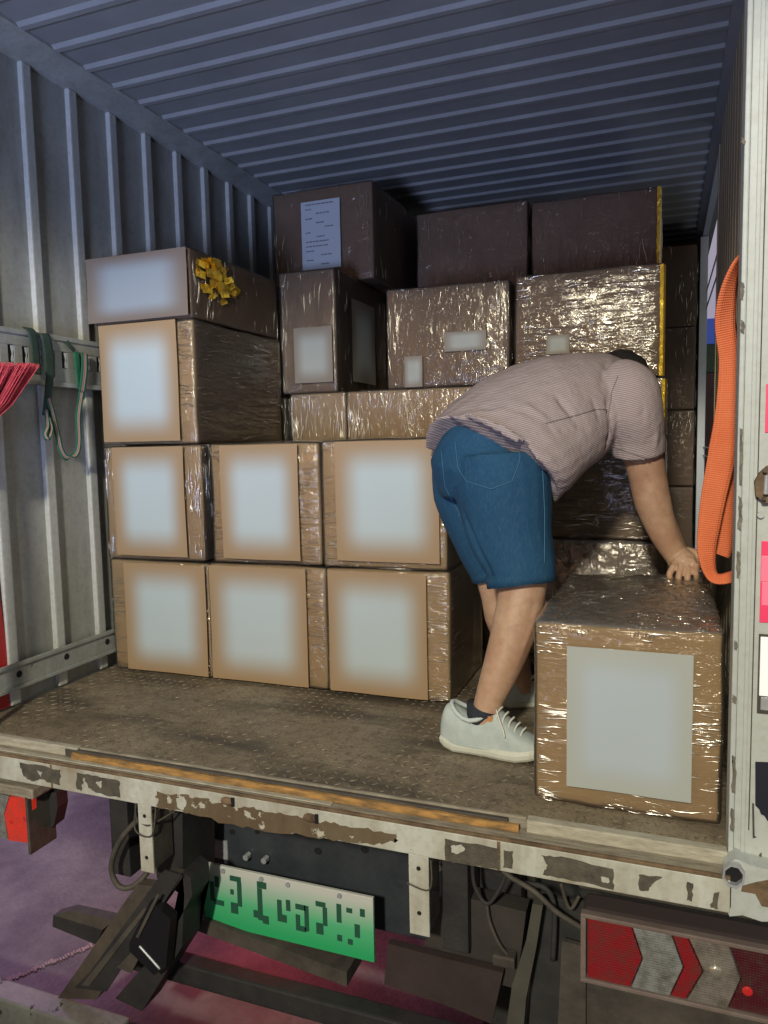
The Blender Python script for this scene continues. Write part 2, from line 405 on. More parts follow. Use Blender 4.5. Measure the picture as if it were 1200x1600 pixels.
# e-track rail with slots
rail = bmesh.new(); z0, z1 = 1.012, 1.172; s0, s1 = 1.072, 1.126
ys = [.082+.0545*i for i in range(34)]
box(rail, .002, .020, -.05, 1.9, z0, s0, .003); box(rail, .002, .020, -.05, 1.9, s1, z1, .003)
prev = -.05
for y in ys:
    box(rail, .003, .0185, prev, y-.0125, s0, s1); prev = y+.0125
box(rail, .003, .0185, prev, 1.9, s0, s1)
rl = obj('tie_rail', rail, m_rail, truck)
lp = bmesh.new(); box(lp, .016, .027, -.05, 1.9, z1-.012, z1+.004, .003); box(lp, .016, .027, -.05, 1.9, z0-.004, z0+.012, .003)
obj('rail_flange', lp, m_rail, rl)
for y in ys[:12]:
    obj('rail_slot', B(.0125, .0140, y-.0124, y+.0124, s0+.0002, s1-.0002), m_hole, rl)
    t = bmesh.new(); prism(t, [(.0143, y+.001, s0+.002), (.0143, y+.011, s0+.002), (.0143, y+.011, s0+.014), (.0143, y+.0075, s0+.027), (.0143, y+.011, s0+.040), (.0143, y+.011, s1-.002), (.0143, y+.001, s1-.002), (.0143, y+.003, s0+.040), (.0143, y+.006, s0+.028), (.0143, y+.002, s0+.016)], (.002, 0, 0))
    obj('slot_tongue', t, m_alu, rl)
# kick rail near the floor
kr = obj('kick_rail', B(.001, .018, -.05, 1.9, .068, .138, .003), m_rail, truck)
tw = bmesh.new(); box(tw, .012, .026, -.05, 1.9, .130, .142, .002); box(tw, .012, .026, -.05, 1.9, .058, .069, .002)
obj('rail_flange', tw, m_rail, kr)
for y in (.195, .393, .59, .79, .0):
    h = bmesh.new(); prism(h, [(.0182, y+.011*math.cos(q*PI/6), .104+.011*math.sin(q*PI/6)) for q in range(12)], (.0012, 0, 0)); obj('rail_hole', h, m_hole, kr)
# cove between wall and roof
cv = bmesh.new(); prism(cv, [(-.03, -.06, 2.02), (.0, -.06, 2.022), (.05, -.06, 2.038), (.09, -.06, 2.052), (.09, -.06, 2.10), (-.03, -.06, 2.10)], (0, YL, 0))
obj('roof_cove', cv, m_wall, truck)
# roof with pressed ribs
roof = obj('roof', B(-.07, 2.17, -.06, YL, 2.062, 2.12), m_roof, truck)
rb = bmesh.new(); prism(rb, [(.088, -.021, 2.0618), (.088, -.010, 2.052), (.088, .010, 2.052), (.088, .021, 2.0618)], (1.98, 0, 0))
rm = bpy.data.meshes.new('roof_rib'); rb.to_mesh(rm); rb.free(); rm.materials.append(m_rib)
for k in range(-3, 34): link('roof_rib', rm, None, roof, (0, .43+.1365*k, 0))
obj('rear_header', B(-.07, 2.17, -.10, -.061, 2.03, 2.12, .004), m_post, truck)
# right wall: near panel, door opening, far panel
rw = obj('side_wall', B(2.105, 2.132, -.05, 1.90, -.05, 2.061), m_khaki, truck)
for i in range(18):
    y = .03+i*.103
    obj('wall_groove', B(2.096, 2.1045, y, y+.088, .02, 2.03, .002), m_khaki, rw)
cr = bmesh.new(); prism(cr, [(2.16, -.05, 2.0), (2.104, -.05, 2.0), (2.068, -.05, 2.04), (2.068, -.05, 2.0615), (2.16, -.05, 2.0615)], (0, YL, 0))
obj('roof_cove', cr, m_roof, truck)
obj('side_wall', B(2.105, 2.132, 3.52, YL, -.05, 2.061), m_wall, truck)
df = obj('door_frame', B(2.088, 2.132, 3.40, 3.515, -.0, 1.985, .003), m_alu, truck)
obj('door_header', B(2.100, 2.132, 1.903, 3.515, 1.99, 2.06, .003), m_alu, df)
obj('door_jamb', B(2.094, 2.132, 1.903, 1.935, 0, 1.985, .003), m_khaki, df)
for z in (1.66, 1.56, .74, .69):
    w_ = bmesh.new(); tube(w_, [(2.125, 1.936, z), (2.125, 3.39, z)], .004, 6); obj('guard_wire', w_, m_alu, df)
obj('front_wall', B(-.07, 2.17, YL, YL+.05, -.05, 2.1), m_wall, truck)

# rear corner post at right
pf = bmesh.new()
box(pf, 2.036, 2.20, -.012, .02, -.03, 2.12, .002)
post = obj('corner_post', pf, m_post, truck)
obj('post_flange', B(2.026, 2.0355, -.018, .045, -.02, 2.12, .003), m_post, post)
obj('post_lip', B(2.0475, 2.055, -.0165, -.0125, .0, 2.1, .0015), m_post, post)
obj('post_groove', B(2.0605, 2.0625, -.0135, -.0123, .05, 1.47), m_greybrown, post)
obj('inner_post', B(2.062, 2.104, .0205, .30, 0, 2.0, .003), m_khaki, post)
# rusty hinge
hg = bmesh.new(); c0 = at(1192, 757, -.02)
pts = [Vector((c0.x+dx, -.0125, c0.z+dz)) for dx, dz in ((-.012, -.020), (.004, -.033), (.03, -.03), (.04, 0), (.03, .032), (.006, .034), (-.006, .022), (-.014, .006))]
prism(hg, pts, (0, -.018, 0)); hgo = obj('hinge', hg, m_rust, post)
tb = bmesh.new(); tube(tb, [c0+Vector((.003, -.020, -.016)), c0+Vector((.004, -.021, .018))], .0045, 10); obj('hinge_pin', tb, m_silver, hgo)
for dz in (-.024, .026):
    tb = bmesh.new(); tube(tb, [c0+Vector((.000, -.018, dz)), c0+Vector((.0, -.024, dz))], .0035, 8); obj('hinge_bolt', tb, m_greybrown, hgo)
tb = bmesh.new(); tube(tb, [(c0.x-.002, -.013, c0.z-.056), (c0.x-.002, -.02, c0.z-.056)], .006, 10); obj('bolt', tb, m_post, post)
# stickers, their slight glow standing in for lamp light thrown back
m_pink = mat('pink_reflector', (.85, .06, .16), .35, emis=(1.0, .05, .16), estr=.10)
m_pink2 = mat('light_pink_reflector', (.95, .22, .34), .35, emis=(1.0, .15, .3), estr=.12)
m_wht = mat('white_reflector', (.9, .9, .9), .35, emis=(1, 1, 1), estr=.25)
def postplate(u0, v0, v1, mt, name, parent=post, th=.0025, x1=2.17, y=-.0125):
    a = at(u0, v0, y); b = at(u0, v1, y); return obj(name, B((a.x+b.x)/2, x1, y-th, y, b.z, a.z, .0008), mt, parent)
s_ = postplate(1188, 845, 972, m_pink, 'reflective_sticker', x1=2.075+.05)
postplate(1189, 868, 908, m_pink2, 'sticker_band', s_, .0035, 2.12)
postplate(1190, 909, 945, m_pink2, 'sticker_band', s_, .0033, 2.12)
s2 = postplate(1196, 600, 676, m_pink, 'reflective_sticker', x1=2.12)
s3 = postplate(1184, 990, 1114, m_greybrown, 'sticker_backing', x1=2.14)
postplate(1187, 994, 1086, m_wht, 'reflective_sticker', s3, .0045, 2.14)
postplate(1188, 1088, 1108, m_silver, 'sticker_remnant', s3, .0045, 2.14)
dk = bmesh.new(); prism(dk, [at(u, v, -.0125) for u, v in ((1180, 1190), (1240, 1192), (1240, 1300), (1199, 1282), (1194, 1274), (1189, 1272), (1186, 1264), (1180, 1258))], (0, -.0015, 0)); obj('bare_patch', dk, mat('navy_patch', (.015, .017, .03), .5), post)
dk = bmesh.new(); prism(dk, [at(u, v, -.0125) for u, v in ((1175, 1255), (1178, 1255), (1179, 1306), (1182, 1308), (1176, 1309))], (0, -.002, 0)); obj('scratch', dk, m_greybrown, post)
dk = bmesh.new(); prism(dk, [at(u, v, -.0125) for u, v in ((1186, 1335), (1190, 1332), (1190, 1350), (1187, 1352))], (0, -.0015, 0)); obj('bare_patch', dk, m_peel, post)
m_chip = noisy('brown_chips', (.07, .06, .05), (.26, .24, .20), 45, .8, bump=.4)
for u, v0, v1 in ((1160, 440, 470), (1161, 500, 522), (1158, 668, 760), (1157, 775, 830), (1154, 860, 905), (1150, 1000, 1016), (1148, 1085, 1100), (1147, 1180, 1240), (1145, 1262, 1300), (1162, 214, 226)):
    ragged_ = [(u-3, v0), (u+2, v0+3), (u+3, (v0+v1)/2), (u+1, v1), (u-4, v1-3)]
    out = []
    for i in range(5):
        a_, b2 = ragged_[i], ragged_[(i+1) % 5]
        for k in range(6): out.append((a_[0]+(b2[0]-a_[0])*k/6+random.uniform(-1.2, 1.2), a_[1]+(b2[1]-a_[1])*k/6))
    bq = bmesh.new(); prism(bq, [at(u_, v_, -.0183) for u_, v_ in out], (0, -.001, 0)); obj('chip', bq, m_chip, post)
# tube hole at the foot of the post
fo = bmesh.new(); prism(fo, [at(u, v, -.055) for u, v in ((1131, 1352), (1150, 1342), (1172, 1352), (1215, 1362), (1215, 1440), (1190, 1440), (1160, 1430), (1140, 1432), (1131, 1410))], (0, .042, 0)); foot = obj('post_foot', fo, m_post, post)
cc = at(1146, 1366, -.062)
rg = bmesh.new()
for k in range(8):
    a0, a1 = k*PI/4+.3, (k+1)*PI/4+.3
    q = lambda a, r: Vector((cc.x+r*math.cos(a)*.85, 0, cc.z+r*math.sin(a)))
    f = [q(a0, .024), q(a1, .024), q(a1, .019), q(a0, .019)]
    prism(rg, [Vector((v.x, -.0555, v.z)) for v in f], (0, -.014, 0))
obj('drain_ring', rg, m_silver, foot)
ho = bmesh.new(); prism(ho, [Vector((cc.x+.0188*math.cos(k*PI/4+.3)*.85, -.0552, cc.z+.0188*math.sin(k*PI/4+.3))) for k in range(8)], (0, -.002, 0)); obj('drain_hole', ho, m_hole, foot)
rp = bmesh.new(); prism(rp, [at(u, v, -.056) for u, v in ((1160, 1384), (1182, 1378), (1215, 1372), (1215, 1420), (1190, 1415), (1180, 1396), (1158, 1392))], (0, -.002, 0)); obj('rust_patch', rp, m_rust, foot)

# rear sill
sill = obj('rear_sill', B(-.07, 2.03, -.055, -.0005, -.088, -.022), m_sill, truck)
ch = bmesh.new()
box(ch, -.07, .44, -.020, .0-.001, -.022, .0045, .003); obj('floor_lip', ch, m_lip, sill)
ch = bmesh.new(); box(ch, 1.640, 2.025, -.026, -.001, -.022, .006, .003); obj('floor_lip', ch, m_lip, sill)
ch = bmesh.new(); box(ch, .44, 1.638, -.010, -.001, -.022, .0025, .002); obj('floor_lip', ch, m_sill, sill)
ch = bmesh.new(); box(ch, .40, 1.60, -.0225, -.0105, -.0218, -.001, .003); obj('packing_strip', ch, m_greybrown, sill)
# yellow bar
yb = bmesh.new(); box(yb, .43, 1.625, -.0335, -.023, -.0215, -.004, .002)
bmesh.ops.subdivide_edges(yb, edges=[e for e in yb.edges if e.calc_length() > .5], cuts=70, use_grid_fill=True)
for v in yb.verts:
    if v.co.z > -.012: v.co.z += .0025*noise.noise(Vector((v.co.x*30, 0, 0)))-.0012; v.co.y += .0015*noise.noise(Vector((v.co.x*22, 5, 0)))
obj('yellow_strip', yb, m_yellow, sill)
# outer bumper face
bf = bmesh.new(); box(bf, -.07, 2.028, -.062, -.0555, -.095, -.030, .002); bumper = obj('bumper_rail', bf, m_white, sill)
bt = bmesh.new(); box(bt, -.07, 2.028, -.0625, -.044, -.0298, -.0225, .002); obj('bumper_top_edge', bt, m_rust, bumper)
bt = bmesh.new(); box(bt, -.07, 1.2, -.050, -.036, -.0215, -.0185, .001); obj('sill_bead', bt, m_lip, sill)
def ragged(pts, mt, name, parent, y=-.0622, th=.0012, jit=1.6, sub=5):
    out = []
    for i in range(len(pts)):
        a, b = pts[i], pts[(i+1) % len(pts)]
        for k in range(sub):
            t = k/sub; j = jit if k else .3
            out.append((a[0]+(b[0]-a[0])*t+random.uniform(-j, j), a[1]+(b[1]-a[1])*t+random.uniform(-j, j)))
    bm = bmesh.new(); prism(bm, [at(u, v, y) for u, v in out], (0, -th, 0)); return obj(name, bm, mt, parent)
for q in ([(31, 1191), (95, 1203), (94, 1227), (62, 1217), (50, 1221), (36, 1210)], [(120, 1207), (150, 1212), (186, 1220), (188, 1246), (150, 1238), (138, 1230), (131, 1214), (127, 1236), (120, 1230)],
          [(695, 1310), (779, 1326), (780, 1358), (728, 1350), (696, 1345)], [(787, 1328), (802, 1330), (801, 1358), (786, 1355)], [(846, 1336), (876, 1338), (958, 1358), (959, 1390), (880, 1372), (848, 1366), (856, 1352)],
          [(998, 1366), (1035, 1370), (1018, 1382), (1012, 1392), (999, 1390)], [(1073, 1378), (1083, 1380), (1081, 1408), (1073, 1406)], [(1115, 1396), (1124, 1394), (1122, 1420), (1110, 1418)]):
    ragged(q, m_peel, 'peeled_patch', bumper)
ragged([(245, 1236), (345, 1254), (400, 1265), (470, 1278), (540, 1290), (620, 1304), (618, 1316), (560, 1318), (470, 1304), (400, 1296), (300, 1272), (247, 1262)], m_rust2, 'rust_patch', bumper, jit=3.2, sub=9)
for q in ([(705, 1321), (722, 1320), (727, 1327), (716, 1334), (706, 1332)], [(939, 1370), (951, 1371), (952, 1379), (941, 1378)], [(276, 1247), (288, 1244), (292, 1256), (286, 1266), (278, 1262)], [(58, 1204), (66, 1206), (64, 1214)], [(150, 1222), (160, 1220), (158, 1232)]):
    ragged(q, m_white, 'paint_island', bumper, y=-.0634, jit=.8)
for u, v in ((355, 1252), (485, 1278)):
    dn = bmesh.new(); c1 = at(u, v, -.064)
    bmesh.ops.create_icosphere(dn, subdivisions=2, radius=.011)
    for v_ in dn.verts: v_.co = Vector((v_.co.x*1.7, v_.co.y*.6, v_.co.z))+c1
    obj('bent_stop', dn, m_rust, bumper, True)
    dn = bmesh.new(); box(dn, c1.x+.012, c1.x+.020, -.068, -.0635, c1.z-.01, c1.z+.012, .001); obj('stop_gap', dn, m_hole, bumper)
obj('seam', B(.386, .392, -.0632, -.0622, -.094, -.031), m_rust, bumper)
obj('seam', B(1.585, 1.592, -.0632, -.0622, -.094, -.031), m_rust, bumper)
# brackets hanging under the sill
for x0, x1, zb in ((.664, .704, -.275), (1.388, 1.434, -.28)):
    bk = bmesh.new(); box(bk, x0, x1, -.060, -.054, zb, -.0955, .0015); br = obj('bracket', bk, m_white, sill)
    obj('bracket_return', B(x1-.004, x1, -.0535, .02, zb+.01, -.12), m_greybrown, br)
    for z in (-.125, -.235 if x0 < 1 else -.228):
        h = bmesh.new(); prism(h, [((x0+x1)/2+.005*math.cos(q*PI/5), -.0602, z+.005*math.sin(q*PI/5)) for q in range(10)], (0, -.001, 0)); obj('bolt_hole', h, m_hole, br)
    wv = bmesh.new(); zc = -.165 if x0 < 1 else -.162
    tube(wv, smooth_path([(x0-.012, -.05, -.10), (x0-.008, -.064, zc), (x1+.004, -.066, zc-.004), (x1+.008, -.05, -.10)] if x0 < 1 else [(x0-.003, -.063, zc), (x1+.003, -.065, zc-.004), (x1+.006, -.062, -.10)], 5), .002, 6)
    obj('wire_loop', wv, m_greybrown, br)

# ------------------------------------------------------------------ under the truck
under = obj('chassis_beam', B(.53, 1.45, .25, .28, -.52, -.121, .004), m_blueblack, truck)
for u, v, r in ((327, 1305, .026), (363, 1300, .008), (402, 1300, .007), (497, 1330, .010), (570, 1328, .010)):
    c1 = at(u, v, .249); h = bmesh.new()
    prism(h, [(c1.x+r*math.cos(q*PI/8)*1.2, .2498, c1.z+r*math.sin(q*PI/8)) for q in range(16)], (0, -.001, 0)); obj('beam_hole', h, m_hole, under)
a = at(297, 1306, .24); b = at(355, 1345, .24); obj('maker_plate', B(a.x, b.x, .243, .2495, b.z, a.z+.002, .001), m_silver, under)
for u, v in ((389, 1335), (417, 1340), (690, 1350)):
    c1 = at(u, v, .245); tb = bmesh.new(); tube(tb, [c1, c1+Vector((0, -.02, 0))], .009, 6); obj('beam_bolt', tb, m_silver, under)
obj('beam_rib', B(.82, 1.20, .225, .2495, -.20, -.175, .003), m_blueblack, under)
obj('sticker', B(.80, .83, .246, .2495, -.178, -.165), m_sill, under)
for k, (x0, x1) in enumerate(((.50, .56), (1.44, 1.50))):
    obj('chassis_rail', B(x0, x1, .02, 4.5, -.36, -.122, .004), m_black, truck)
# big dark boxes under the right half
obj('spare_wheel_carrier', B(1.50, 1.62, .22, .8, -.48, -.13, .01), m_greybrown, truck)
obj('inner_guard', B(1.44, 1.60, .14, .20, -.50, -.20, .008), m_black, truck)
gd = bmesh.new(); prism(gd, [at(u, v, .05) for u, v in ((690, 1395), (760, 1410), (822, 1425), (815, 1480), (805, 1545), (655, 1500), (672, 1450))], (0, .05, 0)); obj('dust_guard', gd, noisy('dust_guard', (.025, .022, .02), (.05, .042, .038), 6, .7), truck)
gd = bmesh.new(); prism(gd, [at(u, v, .02) for u, v in ((606, 1474), (665, 1490), (786, 1520), (768, 1600), (700, 1572), (600, 1538))], (0, .02, 0)); obj('dust_guard', gd, noisy('dust_guard_low', (.025, .016, .015), (.05, .032, .03), 5, .7), truck)
gd = bmesh.new(); prism(gd, [at(u, v, .015) for u, v in ((832, 1412), (848, 1415), (838, 1480), (822, 1560), (815, 1640), (786, 1640), (800, 1540), (822, 1470))], (0, .03, 0)); obj('support_strut', gd, noisy('olive_strut', (.05, .048, .038), (.085, .08, .062), 8, .7), truck)
gd = bmesh.new(); prism(gd, [at(u, v, .03) for u, v in ((878, 1470), (915, 1480), (915, 1680), (868, 1680))], (0, .012, 0)); obj('mud_flap', gd, m_greybrown, truck)
gd = bmesh.new(); prism(gd, [at(u, v, .08) for u, v in ((840, 1400), (930, 1410), (930, 1700), (820, 1700))], (0, .012, 0)); obj('mud_flap', gd, m_rubber, truck)
obj('wheel_arch', B(1.45, 2.3, .30, .9, -.95+.0, -.30, .06), m_rubber, truck)
def hose(pts, r, mt=m_rubber, par=truck, name='hose'):
    bm = bmesh.new(); tube(bm, smooth_path(pts, 7), r, 8); return obj(name, bm, mt, par, True)
hose([at(785, 1360, 0), at(800, 1372, .0), at(835, 1393, -.01), at(870, 1425, -.01), at(912, 1452, .0)], .006, m_greybrown)
hose([at(738, 1350, .02), at(742, 1385, .02), at(762, 1412, .02), at(785, 1380, .02), at(792, 1352, .02)], .0045)
hose([at(760, 1410, .03), at(765, 1440, .03), at(780, 1475, .03), at(796, 1495, .03)], .004, m_greybrown)
hose([at(820, 1380, .04), at(852, 1388, .04), at(866, 1420, .04), at(864, 1500, .04)], .006)
hose([at(876, 1380, .03), at(890, 1420, .03), at(905, 1400, .03)], .004, m_greybrown)
cl = bmesh.new(); a = at(785, 1492, .03); box(cl, a.x-.02, a.x+.03, .015, .05, a.z-.02, a.z+.006, .004); obj('cable_clip', cl, m_greybrown, truck)
# left: hose loop
hose([at(268, 1265, .02), at(225, 1275, -.01), at(190, 1310, -.03), at(174, 1352, -.03), at(184, 1383, -.03), at(205, 1386, -.02), at(228, 1366, 0), at(240, 1340, .05)], .0075, m_greybrown)
hose([at(212, 1245, -.05), at(213, 1278, -.055), at(225, 1288, -.058), at(238, 1288, -.056), at(275, 1266, 0)], .0025, m_greybrown, truck, 'wire')
# left lower chassis items
obj('air_tank_bracket', B(-.35, .50, .55, .95, -.42, -.16, .03), m_rubber, truck)
gd = bmesh.new(); prism(gd, [at(u, v, .03) for u, v in ((236, 1262), (285, 1272), (286, 1400), (245, 1372))], (0, .15, 0)); obj('hanger_plate', gd, m_black, truck)
# slanted underrun bracket, two channels
bc = bmesh.new(); prism(bc, [at(u, v, -.03) for u, v in ((214, 1382), (246, 1386), (262, 1364), (285, 1370), (150, 1562), (90, 1560))], (0, .03, 0))
ub = obj('underrun_arm', bc, noisy('arm_steel', (.05, .042, .035), (.11, .085, .065), 10, .7), truck)
bc = bmesh.new(); prism(bc, [at(u, v, -.032) for u, v in ((258, 1358), (285, 1366), (168, 1548), (118, 1542), (140, 1520))], (0, -.004, 0)); obj('arm_web', bc, m_black, ub)
bc = bmesh.new(); prism(bc, [at(u, v, -.036) for u, v in ((226, 1418), (232, 1420), (140, 1540), (128, 1538))], (0, -.003, 0)); obj('arm_edge', bc, m_greybrown, ub)
bc = bmesh.new(); prism(bc, [at(u, v, -.02) for u, v in ((285, 1362), (298, 1372), (300, 1400), (262, 1470), (240, 1500), (215, 1520), (180, 1560), (222, 1580), (284, 1480), (288, 1400))], (0, .08, 0)); obj('arm_housing', bc, m_black, ub)
bc = bmesh.new(); prism(bc, [at(u, v, -.03) for u, v in ((246, 1398), (278, 1425), (270, 1500), (252, 1512), (214, 1475), (214, 1462))], (0, -.03, 0)); hb = obj('lamp_housing', bc, mat('gloss_black', (.012, .012, .014), .3), ub)
bc = bmesh.new(); prism(bc, [at(u, v, -.065) for u, v in ((245, 1397), (249, 1399), (216, 1466), (212, 1464))], (0, .003, 0)); obj('housing_edge', bc, m_greybrown, hb)
hose([at(218, 1478, -.06), at(250, 1514, -.06)], .003, m_alu, ub, 'thin_rod')
bc = bmesh.new(); prism(bc, [at(u, v, -.05) for u, v in ((188, 1506), (215, 1478), (224, 1484), (206, 1520), (183, 1510))], (0, -.003, 0)); obj('arm_plate', bc, m_greybrown, ub)
bc = bmesh.new(); prism(bc, [at(u, v, .0) for u, v in ((83, 1430), (160, 1453), (150, 1476), (82, 1448))], (0, .03, 0)); obj('arm_stub', bc, m_black, ub)
bc = bmesh.new(); prism(bc, [at(u, v, .0) for u, v in ((83, 1430), (110, 1423), (178, 1438), (160, 1453))], (0, .03, 0)); obj('arm_stub_top', bc, m_greybrown, ub)
# the underrun bar itself, crossing low
ur = bmesh.new(); box(ur, -.3, .56, -.08, -.012, -.86, -.74, .006); bar = obj('underrun_bar', ur, worn_paint('bar_paint', (.34, .35, .31), grime=(.10, .08, .06), wear=.60, sc_=12), truck)
ur = bmesh.new(); box(ur, .562, 2.3, -.06, -.012, -.85, -.75, .006); obj('underrun_bar_dark', ur, m_black, bar)
obj('cross_tube', B(.5, 1.5, .05, .10, -.66, -.60, .006), m_black, truck)
ur = bmesh.new(); prism(ur, [(.62, .12, -.50), (1.15, .12, -.56), (1.15, .12, -.60), (.62, .12, -.54)], (0, .10, 0)); obj('spring_leaf', ur, m_greybrown, truck)

# number plate
pl = obj('number_plate', B(.712, 1.222, .135, .145, -.527, -.352, .002), None, truck)
pm = mat('plate_green', (.1, .6, .3), .4); g = G(pm); sp = g.n('ShaderNodeSeparateXYZ'); g.l(g.tc.outputs['Generated'], sp.inputs[0])
g.l(g.ramp(sp.outputs[2], [(.08, (.03, .42, .15)), (.45, (.10, .50, .24)), (.72, (.38, .56, .44)), (.92, (.60, .62, .58))]), g.b.inputs['Base Color'])
pl.data.materials.append(pm)
m_glyph = mat('plate_black', (.02, .10, .06), .5)
def glyph(x0, blocks):
    bm = bmesh.new()
    for cx, cz, w1, h1 in blocks:
        box(bm, x0+cx, x0+cx+w1, .1325, .1348, -.352-.02-cz-h1, -.352-.02-cz)
    obj('plate_character', bm, m_glyph, pl)
glyph(.735, [(0, .03, .012, .055), (.016, .012, .012, .03), (.012, .08, .03, .014)])
glyph(.800, [(.0, .0, .034, .014), (.022, .014, .013, .07), (0, .078, .022, .03), (0, .04, .010, .014)])
glyph(.885, [(.0, .02, .014, .09), (-.014, .085, .014, .02), (.014, .095, .018, .022), (.0, .0, .028, .018)])
glyph(.945, [(.0, .04, .013, .06), (.013, .08, .014, .02), (.027, .035, .012, .03)])
glyph(1.000, [(.0, .04, .03, .014), (.026, .04, .012, .07), (0, .1, .03, .014), (0, .07, .012, .03)])
glyph(1.060, [(.0, .02, .028, .013), (.02, .033, .012, .05), (.0, .08, .02, .03)])
glyph(1.120, [(.0, .015, .013, .05), (.0, .1, .013, .016), (.028, .02, .016, .012)])
glyph(1.170, [(.0, .06, .014, .035), (-.02, .105, .013, .014), (.016, .015, .013, .02)])
for x in (.78, .90, .98, 1.13):
    tb = bmesh.new(); tube(tb, [(x, .134, -.362), (x, .128, -.362)], .006, 8); obj('plate_screw', tb, m_silver, pl)

# tail lamps
def lens_mat(name, col, es=0.0, rough=.22, ec=None):
    m = mat(name, col, rough, emis=ec or col, estr=es); g = G(m)
    ck = g.n('ShaderNodeTexVoronoi'); ck.inputs['Scale'].default_value = 190; ck.inputs['Randomness'].default_value = .15; g.l(g.tc.outputs['Object'], ck.inputs['Vector'])
    g.l(g.mix(g.ramp(g.noise(30, 6, .7), [(.42, BW(0)), (.7, BW(.75))]), tuple(col), (.06, .045, .035)), g.b.inputs['Base Color'])
    g.bump(ck.outputs['Distance'], .5, .004)
    g.b.inputs['Coat Weight'].default_value = .6; g.b.inputs['Coat Roughness'].default_value = .08
    return m
L_red = lens_mat('red_lens', (.24, .012, .016), .02); L_glow = lens_mat('lit_red_lens', (.35, .01, .012), .22, ec=(1, .03, .02))
L_clear = lens_mat('clear_lens', (.24, .25, .24), 0.0); L_amber = lens_mat('pale_amber_lens', (.20, .18, .155), 0.0); L_dim = lens_mat('dark_red_lens', (.07, .008, .014), .03)
def lamp_right():
    base = obj('tail_lamp', B(1.755, 2.36, -.015, .05, -.322, -.172, .01), mat('lamp_base', (.06, .045, .045), .5), truck)
    zt, zb = -.180, -.313; zm = (zt+zb)/2
    def chev(x0, x1, l0, l1, m, y=-.030):      # left and right edges, l = arrow depth
        bm = bmesh.new()
        prism(bm, [(x0, -.0152, zt), (x1, -.0152, zt), (x1+l1, -.0152, zm), (x1, -.0152, zb), (x0, -.0152, zb)] + ([(x0+l0, -.0152, zm)] if l0 else []), (0, y+.0152, 0))
        bmesh.ops.bevel(bm, geom=[e for e in bm.edges], offset=.002, segments=1, affect='EDGES')
        return obj('lamp_lens', bm, m, base)
    chev(1.766, 1.850, 0, .022, L_red); chev(1.8525, 1.925, .022, .024, L_clear); chev(1.9275, 1.955, .024, .030, L_red, -.029); chev(1.9575, 2.030, .030, .022, L_amber); chev(2.0325, 2.35, .022, 0, L_dim, -.026)
    fr = bmesh.new(); box(fr, 1.752, 2.36, -.034, -.0155, -.181, -.172, .002); box(fr, 1.752, 2.36, -.034, -.0155, -.322, -.313, .002); box(fr, 1.752, 1.763, -.034, -.0155, -.3128, -.1812, .002)
    obj('lamp_rim', fr, noisy('lamp_rim', (.14, .10, .09), (.2, .16, .14), 14, .5), base)
    c1 = at(1168, 1550, -.03); s1 = bmesh.new(); bmesh.ops.create_icosphere(s1, subdivisions=2, radius=.010)
    for v in s1.verts: v.co = Vector((v.co.x, v.co.y*.25, v.co.z))+c1+Vector((0, .002, 0))
    obj('lamp_bulb', s1, L_glow, base, True)
    c1 = at(1118, 1518, -.032); s1 = bmesh.new(); bmesh.ops.create_icosphere(s1, subdivisions=2, radius=.014)
    for v in s1.verts: v.co = Vector((v.co.x, v.co.y*.4, v.co.z))+c1
    obj('lamp_reflector', s1, mat('reflector', (.8, .75, .6), .15, .8), base, True)
    obj('lamp_carrier', B(1.74, 2.4, .051, .09, -.17, -.121, .004), m_greybrown, base)
    obj('lamp_carrier', B(1.74, 2.4, .051, .07, -.50, -.325, .004), m_greybrown, base)
lamp_right()
def lamp_left():
    base = obj('tail_lamp', B(-.25, .275, -.012, .05, -.305, -.155, .008), mat('lamp_base_left', (.08, .06, .06), .5), truck)
    a = [at(u, v, -.03) for u, v in ((-60, 1226), (0, 1240), (14, 1244), (6, 1272), (12, 1312), (0, 1308), (-60, 1296))]
    bm = bmesh.new(); prism(bm, a, (0, .015, 0)); obj('lamp_lens', bm, L_clear, base)
    a = [at(u, v, -.03) for u, v in ((15, 1245), (50, 1247), (52, 1318), (14, 1313), (7, 1273))]
    bm = bmesh.new(); prism(bm, a, (0, .015, 0)); obj('lamp_lens', bm, lens_mat('lit_lens', (.45, .03, .02), .28, ec=(1, .05, .02)), base)
    for u, v, r in ((40, 1279, .009), (17, 1284, .006)):
        c1 = at(u, v, -.032); s1 = bmesh.new(); bmesh.ops.create_icosphere(s1, subdivisions=2, radius=r)
        for v_ in s1.verts: v_.co = Vector((v_.co.x, v_.co.y*.4, v_.co.z))+c1
        obj('lamp_bulb', s1, L_glow, base, True)
    obj('lamp_rim', B(.270, .279, -.045, .05, -.312, -.145, .002), m_greybrown, base)
    obj('lamp_hood', B(-.25, .30, -.045, .05, -.150, -.1205, .004), m_sill, base)
    gd = bmesh.new(); prism(gd, [at(u, v, .03) for u, v in ((62, 1240), (88, 1238), (90, 1262), (84, 1290), (58, 1310))], (0, .04, 0)); obj('lamp_backing', gd, m_black, base)
lamp_left()

